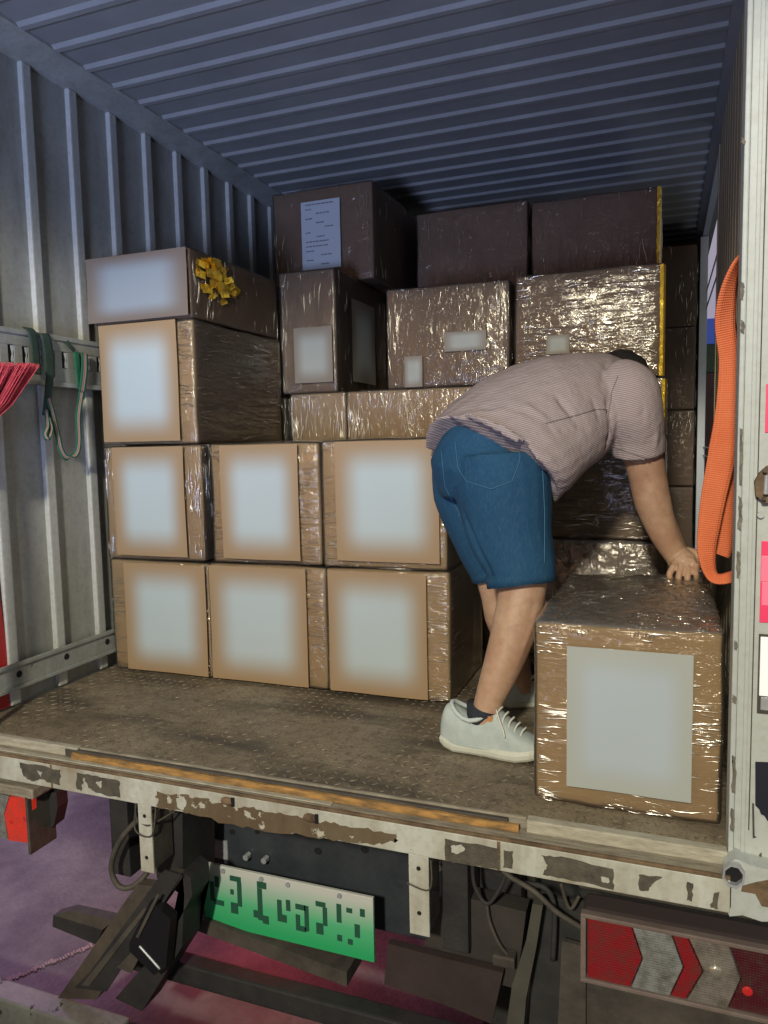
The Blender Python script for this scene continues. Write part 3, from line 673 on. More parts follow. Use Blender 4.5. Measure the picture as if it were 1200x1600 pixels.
# ------------------------------------------------------------------ cartons
m_crease = bpy.data.materials.new('film_crease'); m_crease.use_nodes = True
t_ = m_crease.node_tree; t_.nodes.clear(); N_ = t_.nodes.new
o_ = N_('ShaderNodeOutputMaterial'); g1 = N_('ShaderNodeBsdfGlossy'); g1.inputs['Roughness'].default_value = .24; g1.inputs['Color'].default_value = (1, .96, .86, 1)
g2 = N_('ShaderNodeBsdfTransparent'); g2.inputs['Color'].default_value = (.95, .94, .92, 1); x_ = N_('ShaderNodeMixShader'); x_.inputs[0].default_value = .72
t_.links.new(g2.outputs[0], x_.inputs[1]); t_.links.new(g1.outputs[0], x_.inputs[2]); t_.links.new(x_.outputs[0], o_.inputs[0])
def creases(bm, face, a0, a1, c0, c1, d, n, upright, rnd, edge=.5, lo=.015, hi=.10):
    # thin folds of the wrap standing off one face; a = along the face, c = height (or depth on the top)
    def P(a, c, e):
        return Vector((a, d-e, c)) if face == 'F' else (Vector((d+e, a, c)) if face == 'R' else Vector((a, c, d+e)))
    for _ in range(n):
        for _t in range(6):
            a = rnd.uniform(a0, a1); c = rnd.uniform(c0, c1)
            if rnd.random() < edge: a = (a1-abs(rnd.gauss(0, (a1-a0)*.10))) if rnd.random() < .6 else (a0+abs(rnd.gauss(0, (a1-a0)*.08)))
            if noise.noise(Vector((a*9, c*9, d*3))) > -.10: break
        L = rnd.uniform(lo, hi)*rnd.uniform(.4, 1); r = rnd.uniform(.0005, .0018); ang = rnd.gauss(0, .13)
        ua, uc = (math.sin(ang), math.cos(ang)) if upright else (math.cos(ang), math.sin(ang))
        k = 5; bend = rnd.uniform(-.003, .003); rings = []
        for i in range(k+1):
            t = i/k-.5; rr_ = r*(1-(2*t)**2*.9); w2 = rnd.uniform(-.0005, .0005)
            pa = a+ua*L*t-uc*(bend*(1-4*t*t)+w2); pc = c+uc*L*t+ua*(bend*(1-4*t*t)+w2)
            pa = min(max(pa, a0), a1); pc = min(max(pc, c0), c1)
            rings.append([bm.verts.new(P(pa+uc*rr_*q, pc-ua*rr_*q, e*rr_)) for q, e in ((-1, 0), (-.6, .8), (0, 1.1), (.6, .8), (1, 0))])
        for r0, r1 in zip(rings, rings[1:]):
            for j in range(4):
                f = bm.faces.new((r0[j], r0[j+1], r1[j+1], r1[j])); f.smooth = True
def carton(x0, x1, y0, y1, z0, z1, label, mt=m_card, fm=m_fv, group=None, seed=0, bulge=.006, papers=(), tape=(), gold=None, topfilm=None, wrap=None, pull=None, cuts=12, skew=0.0):
    root = empty('carton', ((x0+x1)/2, (y0+y1)/2, z0), label, 'carton', group)
    rnd = random.Random(seed+11)
    def make(gr, am, wr):
        bm = bmesh.new(); box(bm, x0-gr, x1+gr, y0-gr, y1+gr, z0+(0.001 if gr <= 0 else 0.0003), z1+gr)
        bmesh.ops.bevel(bm, geom=bm.edges[:], offset=.007+gr, segments=2, affect='EDGES', profile=.6)
        bmesh.ops.subdivide_edges(bm, edges=[e for e in bm.edges if e.calc_length() > .08], cuts=cuts, use_grid_fill=True)
        cx, cy, cz = (x0+x1)/2, (y0+y1)/2, (z0+z1)/2; hx, hy, hz = (x1-x0)/2, (y1-y0)/2, (z1-z0)/2
        for v in bm.verts:
            a, b, c = (v.co.x-cx)/hx, (v.co.y-cy)/hy, (v.co.z-cz)/hz
            q = Vector((a, b, c)); k = max(abs(a), abs(b), abs(c))
            bl = bulge*(1-min(1, a*a if abs(a) < k else 0))*(1-min(1, b*b if abs(b) < k else 0))*(1-min(1, c*c if abs(c) < k else 0))
            nn = noise.noise_vector(v.co*5.5+Vector((seed*3.1, 0, 0)))*am
            f = Vector((a if abs(a) > .97 else 0, b if abs(b) > .97 else 0, c if abs(c) > .97 else 0))
            v.co += f*bl + nn + Vector((skew*(c+1)*.5, 0, 0))
            if wr:
                s = noise.noise(Vector((v.co.x*16+v.co.y*16, v.co.z*2.2, seed)))
                v.co += f*max(0, s)*wr
            if pull is not None:
                pp, pr, ph = pull; d = (v.co-Vector(pp)).length
                v.co.z += ph*math.exp(-(d/pr)**2)*(1 if v.co.z > z1-.05 else 0)
            if v.co.z < z0+.0002: v.co.z = z0+.0002
        for f in bm.faces: f.smooth = True
        return bm
    body = obj('cardboard', make(0, .0038, 0), mt, root)
    fo = obj('stretch_film', make(.0040, .0040, .0045), fm, root)
    if topfilm:
        fo.data.materials.append(topfilm)
        for p_ in fo.data.polygons:
            if p_.normal.z > .8: p_.material_index = 1
    ncr = wrap if wrap is not None else (34 if fm is m_fd else 170)
    if cuts > 5 and ncr:
        bm = bmesh.new(); up = (fm is not m_fh and fm is not m_fw2)
        dens = max(.5, (x1-x0)/.4)
        creases(bm, 'F', x0+.004, x1-.002, z0+.01, z1-.004, y0-bulge*.6-.0062, int(ncr*dens), up, rnd, .55)
        creases(bm, 'F', x0+.01, x1-.01, z1-.02, z1-.002, y0-bulge*.2-.0055, int(ncr*.22), not up, rnd, .2, .008, .03)
        creases(bm, 'F', x0+.01, x1-.01, z0+.004, z0+.016, y0-bulge*.2-.0052, int(ncr*.12), False, rnd, .2, .01, .04)
        creases(bm, 'R', y0+.004, min(y1, y0+.6)-.01, z0+.01, z1-.004, x1+bulge*.5+.0062, int(ncr*.75), up, rnd, .3)
        if topfilm: creases(bm, 'T', x0+.01, x1-.01, y0+.006, y1-.01, z1+bulge*.5+.0062, 420, True, rnd, .2, .01, .05)
        tag(obj('film_creases', bm, m_crease, root), kind='stuff')
    for (a0, a1, c0, c1, pm_, side) in papers:
        if side == 'F':
            y = y0-bulge-.0130; P = [(a0, y, c0), (a1, y, c0), (a1, y, c1), (a0, y, c1)]
        else:
            x = x1+bulge+.0125; P = [(x, a0, c0), (x, a1, c0), (x, a1, c1), (x, a0, c1)]
        obj('paper_label', grid_sheet(P, 8, 8, lambda u, v: .0016*math.sin(u*7+seed)*math.cos(v*5)), pm_, root)
    for (a0, a1, c0, c1) in tape:
        y = y0-.0046-.002; obj('packing_tape', grid_sheet([(a0, y, c0), (a1, y, c0), (a1, y, c1), (a0, y, c1)], 6, 3, lambda u, v: .001*math.sin(u*23+v*4)), m_tape, root)
    if gold:
        gx, gz0, gz1, gw = gold; bm = bmesh.new(); n = 22; prev = None
        for i in range(n+1):
            z = gz0+(gz1-gz0)*i/n; j = rnd.uniform(-.0015, .0015); yy = y0-.010+rnd.uniform(-.003, .002)
            cur = [bm.verts.new((gx-gw+j, yy, z)), bm.verts.new((gx+j*.5, yy-.006+rnd.uniform(-.003, .003), z)), bm.verts.new((gx+gw*.6, yy+.02, z))]
            if prev:
                bm.faces.new((prev[0], prev[1], cur[1], cur[0])); bm.faces.new((prev[1], prev[2], cur[2], cur[1]))
            prev = cur
        obj('gold_tape', bm, m_gold, root)
    return root
FR = 'film wrapped cartons stacked in the truck'
F = 'F'
# front wall of the load
carton(.036, .447, .612, 1.20, .003, .402, 'bottom carton at the left end of the front stack, against the white wall rail', seed=1, group=FR, papers=[(.105, .444, .012, .398, m_pap, F)], fm=m_fh)
carton(.453, .886, .612, 1.20, .003, .404, 'bottom carton second from the left in the front stack', seed=2, group=FR, papers=[(.462, .826, .012, .402, m_pap, F)], fm=m_fh)
carton(.892, 1.298, .612, 1.02, .003, .404, 'bottom carton nearest the man\'s bare legs, right end of the front stack', seed=3, group=FR, papers=[(.905, 1.232, .012, .403, m_pap, F)], fm=m_fh)
carton(.034, .434, .612, 1.20, .409, .806, 'middle carton of the leftmost column, above the bottom left carton', seed=4, group=FR, papers=[(.082, .378, .425, .805, m_pap, F)], fm=m_fv)
carton(.478, .874, .612, 1.20, .411, .806, 'middle row carton second from the left, between two others', seed=5, group=FR, papers=[(.522, .810, .428, .804, m_pap, F)], fm=m_fh)
carton(.888, 1.292, .612, 1.20, .411, .810, 'middle row carton directly left of the man\'s blue shorts', seed=6, group=FR, papers=[(.940, 1.276, .436, .808, m_pap, F)], fm=m_fh)
carton(.036, .425, .612, 1.215, .813, 1.222, 'carton third up in the leftmost column, dark film on its side', seed=7, group=FR, papers=[(.052, .372, .824, 1.226, m_pap, F)], fm=m_fh)
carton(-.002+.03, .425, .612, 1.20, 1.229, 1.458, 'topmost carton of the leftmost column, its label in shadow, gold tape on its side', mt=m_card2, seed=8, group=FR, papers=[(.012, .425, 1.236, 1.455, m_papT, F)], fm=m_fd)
# second row behind
carton(.462, .700, 1.235, 1.83, .812, 1.006, 'small brightly wrapped carton in the gap above the middle row', mt=m_card3, seed=9, group=FR, bulge=.003)
carton(.712, 1.42, 1.235, 1.83, .812, 1.006, 'low wide bright wrapped carton behind the man\'s lower back', mt=m_card3, seed=10, group=FR, bulge=.004, cuts=18)
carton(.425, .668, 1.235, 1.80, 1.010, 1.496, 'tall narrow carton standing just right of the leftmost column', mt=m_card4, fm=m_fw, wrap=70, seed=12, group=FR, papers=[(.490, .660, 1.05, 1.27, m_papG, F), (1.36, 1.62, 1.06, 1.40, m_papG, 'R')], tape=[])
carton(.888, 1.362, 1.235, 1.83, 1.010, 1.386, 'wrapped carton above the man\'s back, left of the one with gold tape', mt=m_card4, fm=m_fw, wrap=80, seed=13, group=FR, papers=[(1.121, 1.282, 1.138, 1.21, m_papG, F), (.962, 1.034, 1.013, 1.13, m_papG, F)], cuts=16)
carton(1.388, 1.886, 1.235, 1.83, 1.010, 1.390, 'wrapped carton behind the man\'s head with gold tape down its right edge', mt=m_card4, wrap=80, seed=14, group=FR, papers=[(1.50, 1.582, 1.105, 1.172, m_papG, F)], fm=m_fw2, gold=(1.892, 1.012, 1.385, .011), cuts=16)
# right column under it
carton(1.43, 1.900, 1.235, 1.83, .80, 1.006, 'dark carton hidden mostly by the man\'s shirt under the gold taped one', mt=m_card2, seed=15, group=FR, fm=m_fh, gold=(1.900, .80, 1.0, .010))
carton(1.40, 1.900, 1.235, 1.83, .440, .795, 'carton behind the man\'s hanging arm, wrapped with level shiny creases', mt=m_card2, seed=16, group=FR, fm=m_fh, cuts=16)
carton(1.38, 1.912, 1.205, 1.83, .003, .434, 'lowest carton just behind the front right one and the man\'s hand', mt=m_card2, seed=17, group=FR, fm=m_fs, cuts=16)
# upper back row
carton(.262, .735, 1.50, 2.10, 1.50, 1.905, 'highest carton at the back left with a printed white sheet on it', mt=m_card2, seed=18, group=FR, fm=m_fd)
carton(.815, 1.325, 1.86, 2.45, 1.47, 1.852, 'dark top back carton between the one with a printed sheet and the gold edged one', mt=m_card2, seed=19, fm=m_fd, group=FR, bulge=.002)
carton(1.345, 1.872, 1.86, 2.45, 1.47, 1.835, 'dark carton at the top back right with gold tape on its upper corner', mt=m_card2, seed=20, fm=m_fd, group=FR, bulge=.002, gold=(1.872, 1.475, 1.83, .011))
# what carries the upper back row, and the darkness at the far right
for i, (xa, xb) in enumerate(((.30, .80), (.82, 1.33), (1.35, 1.88))):
    for j in range(4):
        if i == 0 and j > 0: pass
        carton(xa, xb-.012, 1.86, 2.45, .003+j*.366, .003+j*.366+.362, ('left', 'middle', 'right')[i]+' column of the buried back row, '+('lowest', 'second', 'third', 'top')[j]+' dark carton', mt=m_card2, fm=m_fd, seed=30+i*4+j, group='cartons buried in the back row', cuts=4)
carton(.04, .425, 1.235, 1.82, .003, .50, 'lowest dark carton hidden behind the leftmost column', mt=m_card2, seed=50, group='cartons buried behind the leftmost column', cuts=4)
carton(.04, .415, 1.235, 1.82, .505, 1.0, 'middle dark carton hidden behind the leftmost column', mt=m_card2, seed=51, group='cartons buried behind the leftmost column', cuts=4)
carton(.04, .405, 1.235, 1.48, 1.005, 1.40, 'upper dark carton hidden behind the leftmost column', mt=m_card2, seed=52, group='cartons buried behind the leftmost column', cuts=4)
for i, (xa, xb, n_) in enumerate(((.46, .875, 2), (.89, 1.36, 2))):
    for j in range(n_): carton(xa, xb, 1.235, 1.83, .003+j*.404, .003+j*.404+.400, ('lower', 'upper')[j]+' dark carton buried behind the '+('second', 'third')[i]+' column of the front stack', mt=m_card2, seed=60+i*2+j, group='cartons buried behind the front stack', cuts=4)
zz = [(.003, .508), (.512, .958), (.962, 1.436), (1.440, 1.90)]
names = ['lowest', 'second lowest', 'second highest', 'highest']
for j, (a, b) in enumerate(zz):
    carton(1.62, 2.062, 3.2, 3.85, a, b, names[j]+' dark carton of the far stack seen past the gold tape', mt=m_card2, seed=70+j, fm=m_fd, group=FR, cuts=6)
# the front right carton the man is gripping
RC = carton(1.643, 2.018, .082, .70, .003, .402, 'big film wrapped carton at the front right gripped by the man', seed=21, group=FR, fm=m_fh, cuts=22, bulge=.007,
            papers=[(1.712, 1.962, .052, .362, m_papR, F)], pull=((1.965, .69, .41), .09, .014), topfilm=m_fs)
if 0: ts = obj('packing_tape', grid_sheet([(1.84, .075, .4085), (1.86+.03, .075, .4085), (1.87, .70, .4095), (1.82, .70, .4095)], 4, 12), m_tape, RC)

# printed sheet on the highest carton
sh = [o for o in C.objects if o.get('label', '').startswith('highest carton at the back')][0]
ps = obj('paper_label', grid_sheet([(.408, 1.481, 1.56), (.592, 1.481, 1.56), (.592, 1.481, 1.848), (.408, 1.481, 1.848)], 4, 4), mat('sheet', (.42, .47, .50), .6), sh)
bm = bmesh.new()
for k, (cx, w1) in enumerate([(.43, .12), (.43, .03), (.48, .05), (.43, .03), (.48, .03), (.52, .03), (.43, .02), (.48, .04), (.43, .1), (.43, .09), (.43, .03), (.50, .04), (.43, .03), (.50, .03)]):
    z = 1.836-k*.0195
    x = cx
    while x < cx+w1:
        l = random.uniform(.006, .018); box(bm, x, min(x+l, .585), 1.4785, 1.4802, z-.0045, z); x += l+.004
tag(obj('printed_text', bm, mat('grey_ink', (.14, .16, .18), .7), ps), kind='stuff')
# crumpled gold tape on the topmost carton of the leftmost column
tl = [o for o in C.objects if o.get('label', '').startswith('topmost carton of the leftmost')][0]
bm = bmesh.new(); rr = random.Random(5)
for k in range(70):
    a = rr.uniform(0, 2*PI); r = math.sqrt(rr.random()); c1 = Vector((.434+rr.uniform(0, .03)*(1-r), .76+r*.12*math.cos(a), 1.375+r*.07*math.sin(a)))
    ax = Vector((rr.uniform(-1, 1), rr.uniform(-1, 1), rr.uniform(-1, 1))).normalized(); m3 = Matrix.Rotation(rr.uniform(0, .75), 3, ax)
    s = rr.uniform(.010, .022); P = [c1+m3@Vector((0, y*s, z*s)) for y, z in ((-1, -.6), (1, -.6), (1, .6), (-1, .6))]
    bm.faces.new([bm.verts.new(p) for p in P])
obj('crumpled_gold_tape', bm, m_gold, tl)

# ------------------------------------------------------------------ the man
def evaluated(o, voxel, smooth_it=6):
    r = o.modifiers.new('r', 'REMESH'); r.mode = 'VOXEL'; r.voxel_size = voxel
    s = o.modifiers.new('s', 'SMOOTH'); s.factor = .5; s.iterations = smooth_it
    dg = bpy.context.evaluated_depsgraph_get(); dg.update()
    me = bpy.data.meshes.new_from_object(o.evaluated_get(dg))
    o.modifiers.clear(); me.materials.clear()
    for mm in o.data.materials: me.materials.append(mm)
    o.data = me
    for p in me.polygons: p.use_smooth = True
    return o
def seg_dist(p, a, b):
    ab = b-a; t = max(0, min(1, (p-a).dot(ab)/ab.length_squared)); return (p-(a+ab*t)).length
def fold(o, segs):
    """segs: (a, b, amp, width) creases in world space"""
    me = o.data; me.update(); n = len(me.vertices)
    co = np.empty(n*3); me.vertices.foreach_get('co', co); co = co.reshape(-1, 3)
    off = Vector((0, 0, 0)); p = o.parent
    while p is not None: off += p.location; p = p.parent
    no = np.empty(n*3); me.vertices.foreach_get('normal', no); no = no.reshape(-1, 3)
    w_ = co.copy(); D = np.zeros(n)
    for a, b, amp, wd in segs:
        a = np.array(a); b = np.array(b); ab = b-a; t = np.clip(((w_-a)@ab)/(ab@ab), 0, 1)
        d = np.linalg.norm(w_-(a+t[:, None]*ab), axis=1); taper = np.sin(np.clip(t, .05, .95)*PI)**.5
        D += amp*taper*np.exp(-(d/wd)**2)
    co += no*D[:, None]; me.vertices.foreach_set('co', co.ravel()); me.update()
man = empty('person', (1.52, .45, 0), 'man in striped shirt and blue denim shorts bending over to grip the front right carton', 'person')
m_skin = mat('skin', (.46, .285, .185), .5); g = G(m_skin); m_skin.node_tree.nodes['Principled BSDF'].inputs['Subsurface Weight'].default_value = .15
m_skin.node_tree.nodes['Principled BSDF'].inputs['Subsurface Radius'].default_value = (.02, .008, .004)
g.l(g.mix(g.ramp(g.noise(55, 5, .7), [(.45, BW(0)), (.72, BW(.5))]), g.mix(g.ramp(g.noise(9, 5, .65), [(.35, BW(0)), (.65, BW(1))]), (.43, .245, .155), (.56, .375, .25)), (.36, .19, .12)), g.b.inputs['Base Color']); g.bump(g.noise(160, 4, .6), .12, .002)
bm = bmesh.new()
def limb(pts, rad, n=36, sq=None):
    tube(bm, smooth_path(pts, 5), lerpn(rad, 5), n, True, sq)
px = at
# near leg (right)
limb([px(775, 745, .44), px(795, 820, .42), px(812, 890, .39), px(815, 925, .375), px(806, 975, .36), px(785, 1040, .33), px(765, 1092, .305), px(760, 1118, .30), px(758, 1140, .30)],
     [.10, .086, .068, .061, .060, .049, .037, .036, .036])
# far leg
limb([px(735, 745, .56), px(755, 830, .56), px(772, 890, .56), px(782, 930, .57), px(788, 962, .58), px(800, 1008, .62), px(811, 1042, .64), px(815, 1062, .655), px(817, 1078, .66)],
     [.10, .080, .058, .056, .057, .046, .034, .033, .033])
# trunk, neck, head (inside the clothes)
limb([px(765, 735, .50), px(800, 690, .52), px(860, 650, .56), px(930, 625, .64), px(985, 612, .74), px(1003, 615, .80)], [.12, .11, .105, .092, .068, .05])
hc = Vector((1.783, .955, .950))
h0 = bmesh.ops.create_uvsphere(bm, u_segments=20, v_segments=14, radius=1.0)
for v in h0['verts']: v.co = Vector((v.co.x*.082, v.co.y*.092, v.co.z*.105))+hc
limb([hc+Vector((-.03, -.10, -.01)), hc+Vector((.0, -.03, 0))], [.055, .055])
# face turned down and away: nose, chin, ears
limb([hc+Vector((.05, .07, -.03)), hc+Vector((.075, .10, -.045))], [.016, .012]); limb([hc+Vector((.04, .05, -.08)), hc+Vector((.055, .07, -.10))], [.03, .024])
for s in (-1, 1): limb([hc+Vector((.065*s+.01, -.02*s-.01, .0)), hc+Vector((.074*s+.01, -.03*s+.0, .01))], [.014, .010], 8)
# right arm
limb([px(985, 615, .60), px(998, 680, .62), px(1012, 745, .65), px(1020, 785, .665), px(1036, 830, .68), px(1056, 868, .695), px(1064, 882, .695)],
     [.062, .056, .050, .049, .040, .031, .030])
# far arm, reaching to the same carton behind the trunk
limb([px(970, 625, .92), px(1000, 690, .98), px(1014, 740, 1.0), px(1034, 800, .93), px(1058, 858, .82), px(1070, 884, .78)], [.05, .042, .036, .032, .026, .024])
# hand: palm, four curled fingers, thumb on the near right side
limb([px(1060, 868, .695), px(1068, 878, .68), px(1073, 886, .665)], [.031, .036, .030], 14)
limb([px(1060, 886, .655), px(1086, 880, .665)], [.018, .017], 12)
for (k0, k1, k2, y) in (((1053, 885), (1046, 898), (1051, 911), .650), ((1065, 888), (1060, 903), (1064, 915), .644), ((1077, 887), (1074, 904), (1077, 915), .646), ((1089, 882), (1088, 897), (1090, 909), .652)):
    limb([px(*k0, y), px(*k1, y-.016), px(*k2, y+.002)], [.0100, .0086, .0072], 10)
limb([px(1064, 884, .775), px(1080, 894, .765)], [.026, .02], 10)
limb([px(1072, 862, .70), px(1087, 866, .69), px(1097, 878, .685), px(1100, 891, .68)], [.015, .0135, .0115, .009], 10)
body = obj('body', bm, m_skin, man, True); evaluated(body, .0026, 2)
fold(body, [(px(842, 930, .33), px(818, 1010, .28), -.004, .012), (px(1008, 740, .60), px(1016, 762, .60), -.004, .008), (px(1040, 835, .62), px(1058, 870, .64), .003, .007), (px(1059, 884, .62), px(1053, 908, .62), -.005, .0045), (px(1071, 886, .62), px(1067, 912, .62), -.005, .0045), (px(1083, 884, .62), px(1081, 910, .62), -.005, .0045), (px(1048, 872, .66), px(1090, 868, .66), -.002, .006), (px(770, 1050, .26), px(752, 1112, .25), .004, .006), (px(800, 945, .30), px(782, 1000, .27), .004, .022), (px(838, 960, .33), px(800, 1080, .28), .003, .008), (px(993, 742, .58), px(1008, 756, .58), -.005, .009), (px(1020, 770, .6), px(1040, 830, .62), .003, .010), (px(1005, 765, .6), px(1030, 850, .62), -.002, .006)])

# shorts
m_denim = mat('blue_denim', (.02, .10, .20), .8, spec=.2); g = G(m_denim)
wash = g.mix(g.noise(7, 6, .65), (.010, .050, .115), (.024, .092, .180))
thr = g.noise(1, 3, .7, g.map((260, 260, 60)))
g.l(g.mix(g.ramp(thr, [(.45, BW(0)), (.75, BW(.35))]), wash, (.07, .145, .225)), g.b.inputs['Base Color'])
g.bump(g.noise(330, 3, .6), .5, .002, prev=g.bump(g.noise(16, 5, .6), .35, .01, None))
bm = bmesh.new()
limb([px(812, 690, .51), px(778, 705, .49), px(765, 733, .49), px(764, 775, .49)], [.09, .140, .165, .13], 20)
limb([px(783, 715, .43), px(786, 760, .42), px(796, 830, .40), px(812, 880, .38), px(814, 908, .375)], [.125, .130, .113, .092, .087], 20)
limb([px(735, 715, .55), px(738, 770, .55), px(757, 835, .56), px(776, 885, .565), px(780, 896, .565)], [.11, .112, .095, .082, .080], 20)
shorts = obj('shorts', bm, m_denim, man, True); evaluated(shorts, .006, 5)
fold(shorts, [(px(688, 745, .33), px(768, 900, .32), -.016, .014), (px(715, 790, .33), px(775, 890, .32), .006, .018), (px(770, 760, .25), px(830, 880, .25), -.007, .012), (px(800, 700, .25), px(857, 770, .30), -.006, .014),
              (px(700, 690, .30), px(760, 745, .28), -.004, .010), (px(855, 760, .32), px(858, 890, .32), -.005, .010), (px(735, 820, .4), px(755, 885, .4), -.006, .012), (px(690, 800, .45), px(735, 880, .45), .005, .012)])
# near hem: cut surface is tidy with a hem band ring
for (c_, cb, r, n_) in ((px(812, 894, .378), px(815, 913, .374), .0905, 28), (px(775, 880, .565), px(781, 899, .565), .0825, 28)):
    bm = bmesh.new(); tube(bm, [c_, cb], [r, r-.001], n_, True); obj('shorts_hem', bm, m_denim, man, True)
m_stitch = mat('stitching', (.05, .16, .27), .8)
def on_surface(o, pts_px, Y, lift=.0022):
    """drop a line seen in the photograph on to a garment"""
    from mathutils.bvhtree import BVHTree
    me = o.data; bv = BVHTree.FromPolygons([v.co.copy() for v in me.vertices], [tuple(p.vertices) for p in me.polygons])
    out = []
    for u, v in pts_px:
        d = (px(u, v, Y)-Vector(CAM)).normalized(); h = bv.ray_cast(Vector(CAM), d)
        if h[0] is not None: out.append(h[0]+h[1]*lift if h[1].dot(d) < 0 else h[0]-h[1]*lift)
    return out
def seam(o, pts, Y, r, mt, parent, name):
    dense = []
    for (a, b) in zip(pts, pts[1:]):
        for k in range(8): dense.append((a[0]+(b[0]-a[0])*k/8, a[1]+(b[1]-a[1])*k/8))
    dense.append(pts[-1]); s = on_surface(o, dense, Y)
    if len(s) > 2:
        bm = bmesh.new(); tube(bm, s, r, 6); return obj(name, bm, mt, parent, True)
seam(shorts, [(712, 690), (716, 730), (730, 752), (768, 764), (800, 752), (812, 720), (812, 700)], .3, .0011, m_stitch, shorts, 'pocket_seam')
seam(shorts, [(846, 720), (850, 800), (850, 880)], .3, .0011, m_stitch, shorts, 'side_seam')
seam(shorts, [(690, 700), (696, 760), (720, 805)], .3, .0010, m_stitch, shorts, 'seat_seam')

# shirt
m_shirt = mat('striped_shirt', (.3, .26, .26), .85, spec=.2); g = G(m_shirt)
d = (px(930, 600, .5)-px(720, 680, .4)).normalized()
dot = g.n('ShaderNodeVectorMath', operation='DOT_PRODUCT'); g.l(g.tc.outputs['Object'], dot.inputs[0]); dot.inputs[1].default_value = (d.x*.25+.05, .2, .93)
st = g.math('SINE', g.math('ADD', g.math('MULTIPLY', dot.outputs['Value'], 1250), g.math('MULTIPLY', g.noise(6, 3, .5), 4)))
g.l(g.mix(g.ramp(st, [(.35, BW(0)), (.65, BW(1))]), (.29, .23, .23), (.50, .43, .42)), g.b.inputs['Base Color'])
g.bump(g.noise(16, 6, .65), .6, .016)
bm = bmesh.new()
def oring(T, B_, Np, Fd, n=28, inset=1.0):
    T, B_, Np = Vector(T), Vector(B_), Vector(Np); c = (T+B_)/2; A = (T-B_)/2*inset; Dn = (Np-c)*inset; Df = -Dn.copy(); Df.y = abs(Dn.y)*Fd
    ring = []
    for k in range(n):
        a = 2*PI*k/n; ca, sa = math.cos(a), math.sin(a)
        ca2 = math.copysign(abs(ca)**.9, ca); sa2 = math.copysign(abs(sa)**.9, sa)
        ring.append(bm.verts.new(c+A*ca2+(Dn*sa2 if sa > 0 else Vector((0, -Df.y*sa2, 0)) )))
    return ring
R_ = [((664, 700, .52), (862, 782, .46), (762, 652, .288)),
      ((675, 668, .53), (868, 786, .46), (784, 680, .286)),
      ((700, 634, .54), (884, 768, .48), (810, 684, .294)),
      ((752, 593, .57), (903, 743, .51), (842, 668, .33)),
      ((800, 571, .60), (920, 728, .55), (872, 650, .375)),
      ((850, 557, .63), (940, 715, .58), (905, 632, .42)),
      ((905, 551, .68), (956, 695, .62), (938, 620, .475)),
      ((950, 553, .74), (980, 670, .68), (970, 608, .54)),
      ((985, 568, .80), (1000, 650, .76), (1000, 604, .66)),
      ((1000, 590, .84), (1006, 630, .80), (1006, 608, .75))]
rings = [oring(px(*t), px(*b), px(*n_), .9) for t, b, n_ in R_]
skin_rings(bm, rings, True)
# sleeve
limb([px(960, 598, .60), px(982, 612, .575), px(990, 645, .575), px(996, 680, .60), px(998, 708, .615)], [.068, .078, .076, .071, .071], 20)
shirt = obj('shirt', bm, m_shirt, man, True); evaluated(shirt, .0055, 4)
fold(shirt, [(px(850, 580, .4), px(900, 665, .4), -.009, .009), (px(885, 572, .4), px(918, 668, .4), -.009, .009), (px(920, 575, .45), px(935, 655, .45), -.006, .008), (px(820, 600, .35), px(868, 672, .35), .006, .010),
             (px(858, 660, .35), px(862, 775, .40), -.012, .012), (px(880, 660, .4), px(900, 745, .42), -.007, .010), (px(900, 665, .4), px(948, 690, .5), -.010, .010), (px(955, 600, .48), px(950, 700, .5), -.016, .009),
             (px(985, 630, .48), px(985, 705, .5), .006, .010), (px(1005, 630, .5), px(1014, 710, .5), -.006, .008), (px(720, 650, .35), px(790, 640, .34), .004, .010), (px(760, 620, .35), px(840, 650, .34), -.004, .009),
             (px(845, 662, .33), px(940, 640, .45), -.004, .004), (px(930, 690, .5), px(905, 740, .5), .006, .010), (px(800, 610, .36), px(880, 690, .36), .005, .009), (px(740, 625, .36), px(842, 690, .33), -.004, .008), (px(962, 620, .48), px(972, 705, .5), .008, .008), (px(1022, 640, .55), px(1026, 712, .55), .006, .008), (px(940, 600, .5), px(950, 560, .6), -.006, .010), (px(845, 700, .35), px(880, 765, .4), .007, .010)])
seam(shirt, [(852, 662), (890, 652), (930, 640), (948, 640)], .35, .0010, mat('shirt_seam', (.24, .20, .20), .8), shirt, 'back_yoke_seam')
seam(shirt, [(956, 696), (978, 704), (1005, 714), (1034, 720)], .45, .0012, mat('cuff_seam', (.30, .26, .26), .8), shirt, 'cuff_seam')
seam(shirt, [(966, 588), (955, 615), (950, 650), (957, 690)], .45, .0011, mat('armhole_seam', (.25, .21, .21), .8), shirt, 'armhole_seam')

# hair
bm = bmesh.new(); h1 = bmesh.ops.create_uvsphere(bm, u_segments=28, v_segments=18, radius=1.0)
for v in h1['verts']:
    q = v.co.copy(); k = 1+.05*noise.noise(q*7)+.03*noise.noise(q*22)
    v.co = Vector((q.x*.092, q.y*.100, q.z*.112))*k+hc+Vector((-.012, -.012, .014))
bmesh.ops.delete(bm, geom=[v for v in bm.verts if (v.co-hc).dot(Vector((.6, .7, -.6))) > .055], context='VERTS')
obj('hair', bm, noisy('black_hair', (.010, .009, .009), (.03, .026, .024), 40, .5, bump=.8, stretch=(6, 6, 1)), man, True)

